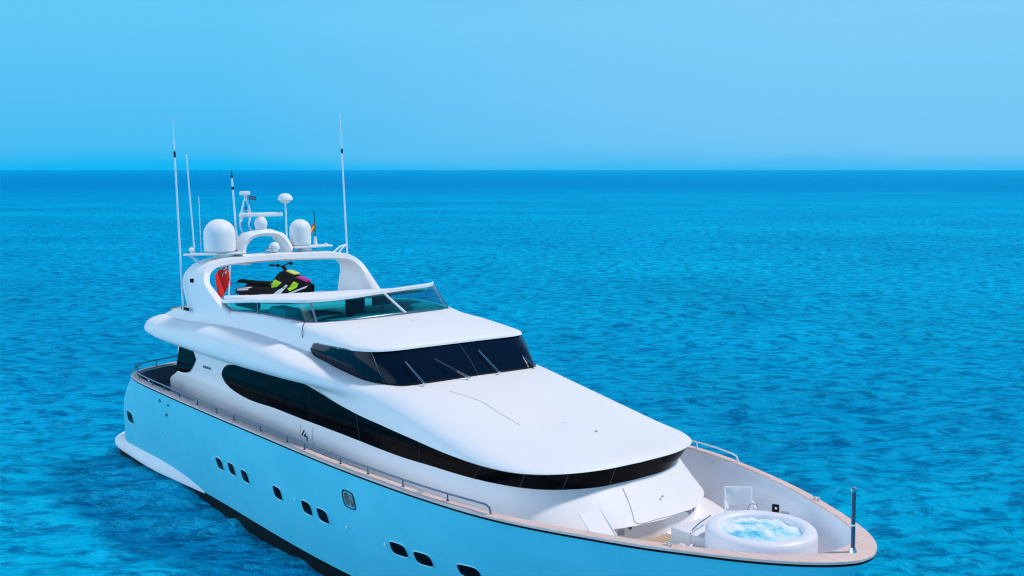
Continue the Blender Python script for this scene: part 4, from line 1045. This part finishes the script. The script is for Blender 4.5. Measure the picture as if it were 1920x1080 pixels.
# ------------------------------------------------------------------ seams, vents and small fittings on the yacht
trees2 = {'deckhouse': house_tree, 'superstructure': bvh(shell), 'bridge_deck': bvh(brow)}
def on_surface(tree, pts, off=.003, dense=6):
    res = []
    for p in cr_pts(pts, dense) if len(pts) > 2 else [Vector(pts[0]).lerp(Vector(pts[1]), i / 8) for i in range(9)]:
        loc, nor, i, d_ = tree.find_nearest(p)
        c_ = Vector((12, 0, 2.5)); 
        if nor.dot(loc - c_) < 0: nor = -nor
        res.append(loc + nor * off)
    return res
M['seam'] = mat('grey_sealant', (.35, .38, .44), .6)
M['navy'] = mat('navy_lettering', (.005, .02, .10), .5)
def seam(tree, pts, r=.006, m='seam', nm='panel_seam', par=None):
    return tube_obj(nm, on_surface(trees2[tree], pts), r, M[m], par or Y, 5)
seam('deckhouse', [(19.78, -.37, 3.51), (20.04, -.45, 3.37), (20.28, -.56, 3.24), (20.45, -.66, 3.09), (20.50, -.60, 3.05), (20.52, -.20, 3.04), (20.53, .21, 3.03), (20.50, .75, 3.04)], .009)
seam('superstructure', [(15.1, -1.28, 4.80), (15.93, -1.05, 4.70), (16.7, -1.08, 4.57), (17.38, -1.07, 4.45)], .005)
seam('deckhouse', [(10.39, -2.63, 3.40), (10.56, -2.72, 2.95)], .005); seam('deckhouse', [(11.05, -2.63, 3.40), (11.22, -2.72, 2.95)], .005)
seam('deckhouse', [(10.66, -2.68, 3.25), (10.59, -2.70, 3.12)], .022, 'navy', 'emblem_stroke')
seam('deckhouse', [(10.78, -2.69, 3.19), (10.71, -2.70, 3.12), (10.86, -2.70, 3.12), (10.88, -2.71, 3.02)], .020, 'navy', 'emblem_stroke')
tube_obj('deck_stud', [(18.43, .14, 4.29), (18.43, .14, 4.33)], .025, M['greyplastic'], Y, 10)
tube_obj('hatch_latch', [(20.15, .35, 3.28), (20.18, .35, 3.31)], .02, M['greyplastic'], Y, 10)
# louvred vents in the recessed nose panel and on the side
def louvre(c, nrm, wd, ht, n_=4):
    c = Vector(c); nrm = Vector(nrm).normalized(); tx = Vector((0, 0, 1)).cross(nrm).normalized(); up_ = nrm.cross(tx)
    bm = bmesh.new()
    for k in range(n_):
        z_ = (k - (n_ - 1) / 2) * ht / n_
        add_tube(bm, [c + tx * wd / 2 + up_ * z_ + nrm * .004, c - tx * wd / 2 + up_ * z_ + nrm * .004], ht / n_ * .32, 6)
    return from_bm('vent_louvre', bm, M['greyplastic'], Y)
for y_ in (-1.12, -.92, 1.05, 1.25):
    loc, nor, i, d_ = house_tree.ray_cast(Vector((23, y_, 2.86)), Vector((-1, 0, 0)))
    if nor.x < 0: nor = -nor
    louvre(loc, nor, .14, .12)
loc, nor, i, d_ = house_tree.ray_cast(Vector((4.22, -6, 3.90)), Vector((0, 1, 0)))
bm = bmesh.new(); add_box(bm, loc + Vector((0, -.004, 0)), (.62, .02, .085), .008, Matrix.Rotation(R(-3), 4, 'Y')); vf = from_bm('side_air_vent', bm, M['seam'], Y)
for k in range(4):
    bm = bmesh.new(); add_box(bm, loc + Vector((-.21 + k * .14, -.017, 0)), (.10, .008, .06), .002, Matrix.Rotation(R(-3), 4, 'Y')); from_bm('slot', bm, M['darksteel'], vf)
for z_ in (3.16, 3.10, 3.04, 2.98, 2.92): seam('deckhouse', [(1.95, -2.62, z_), (2.40, -2.62, z_ + .02)], .004)
for y_ in (-.74, .9):
    loc, nor, i, d_ = house_tree.ray_cast(Vector((23, y_, 2.93)), Vector((-1, 0, 0)))
    tube_obj('courtesy_light', [loc, loc + Vector((.03, 0, 0))], .035, M['darksteel'], Y, 12)
tube_obj('grab_rail', cr_pts([(10.12, -2.30, 5.90), (10.18, -2.36, 5.93), (10.3, -2.50, 5.72), (10.36, -2.53, 5.56)], 4), .012, M['darksteel'], Y, 8)
# joints between the panes of the saloon window
wl_ = cr_pts(outw(tipL, .012), 6); wu_ = cr_pts(outw(tipU, .012), 6)
M['joint'] = mat('black_window_joint', (.006, .008, .011), .4)
band = bpy.data.objects['saloon_window']
for k in (28, 40, 50, 58, 66, 74, 84, 92, 104):
    if k < len(wl_): tube_obj('window_joint', [wl_[k], wu_[k]], .008, M['joint'], band, 5)
# mooring cleats on the cap rail
for x_, y_ in ((5.9, -3.63), (17.2, -3.47), (22.6, -2.02), (22.6, 2.02), (2.0, -3.58)):
    z_ = 3.24 + (.27 if x_ > 20 else .13 if x_ > 15 else 0)
    bm = bmesh.new(); add_box(bm, (x_, y_, z_ + .045), (.20, .028, .022), .008); add_box(bm, (x_ - .04, y_, z_ + .02), (.025, .025, .05)); add_box(bm, (x_ + .04, y_, z_ + .02), (.025, .025, .05))
    from_bm('mooring_cleat', bm, M['steel'], Y)
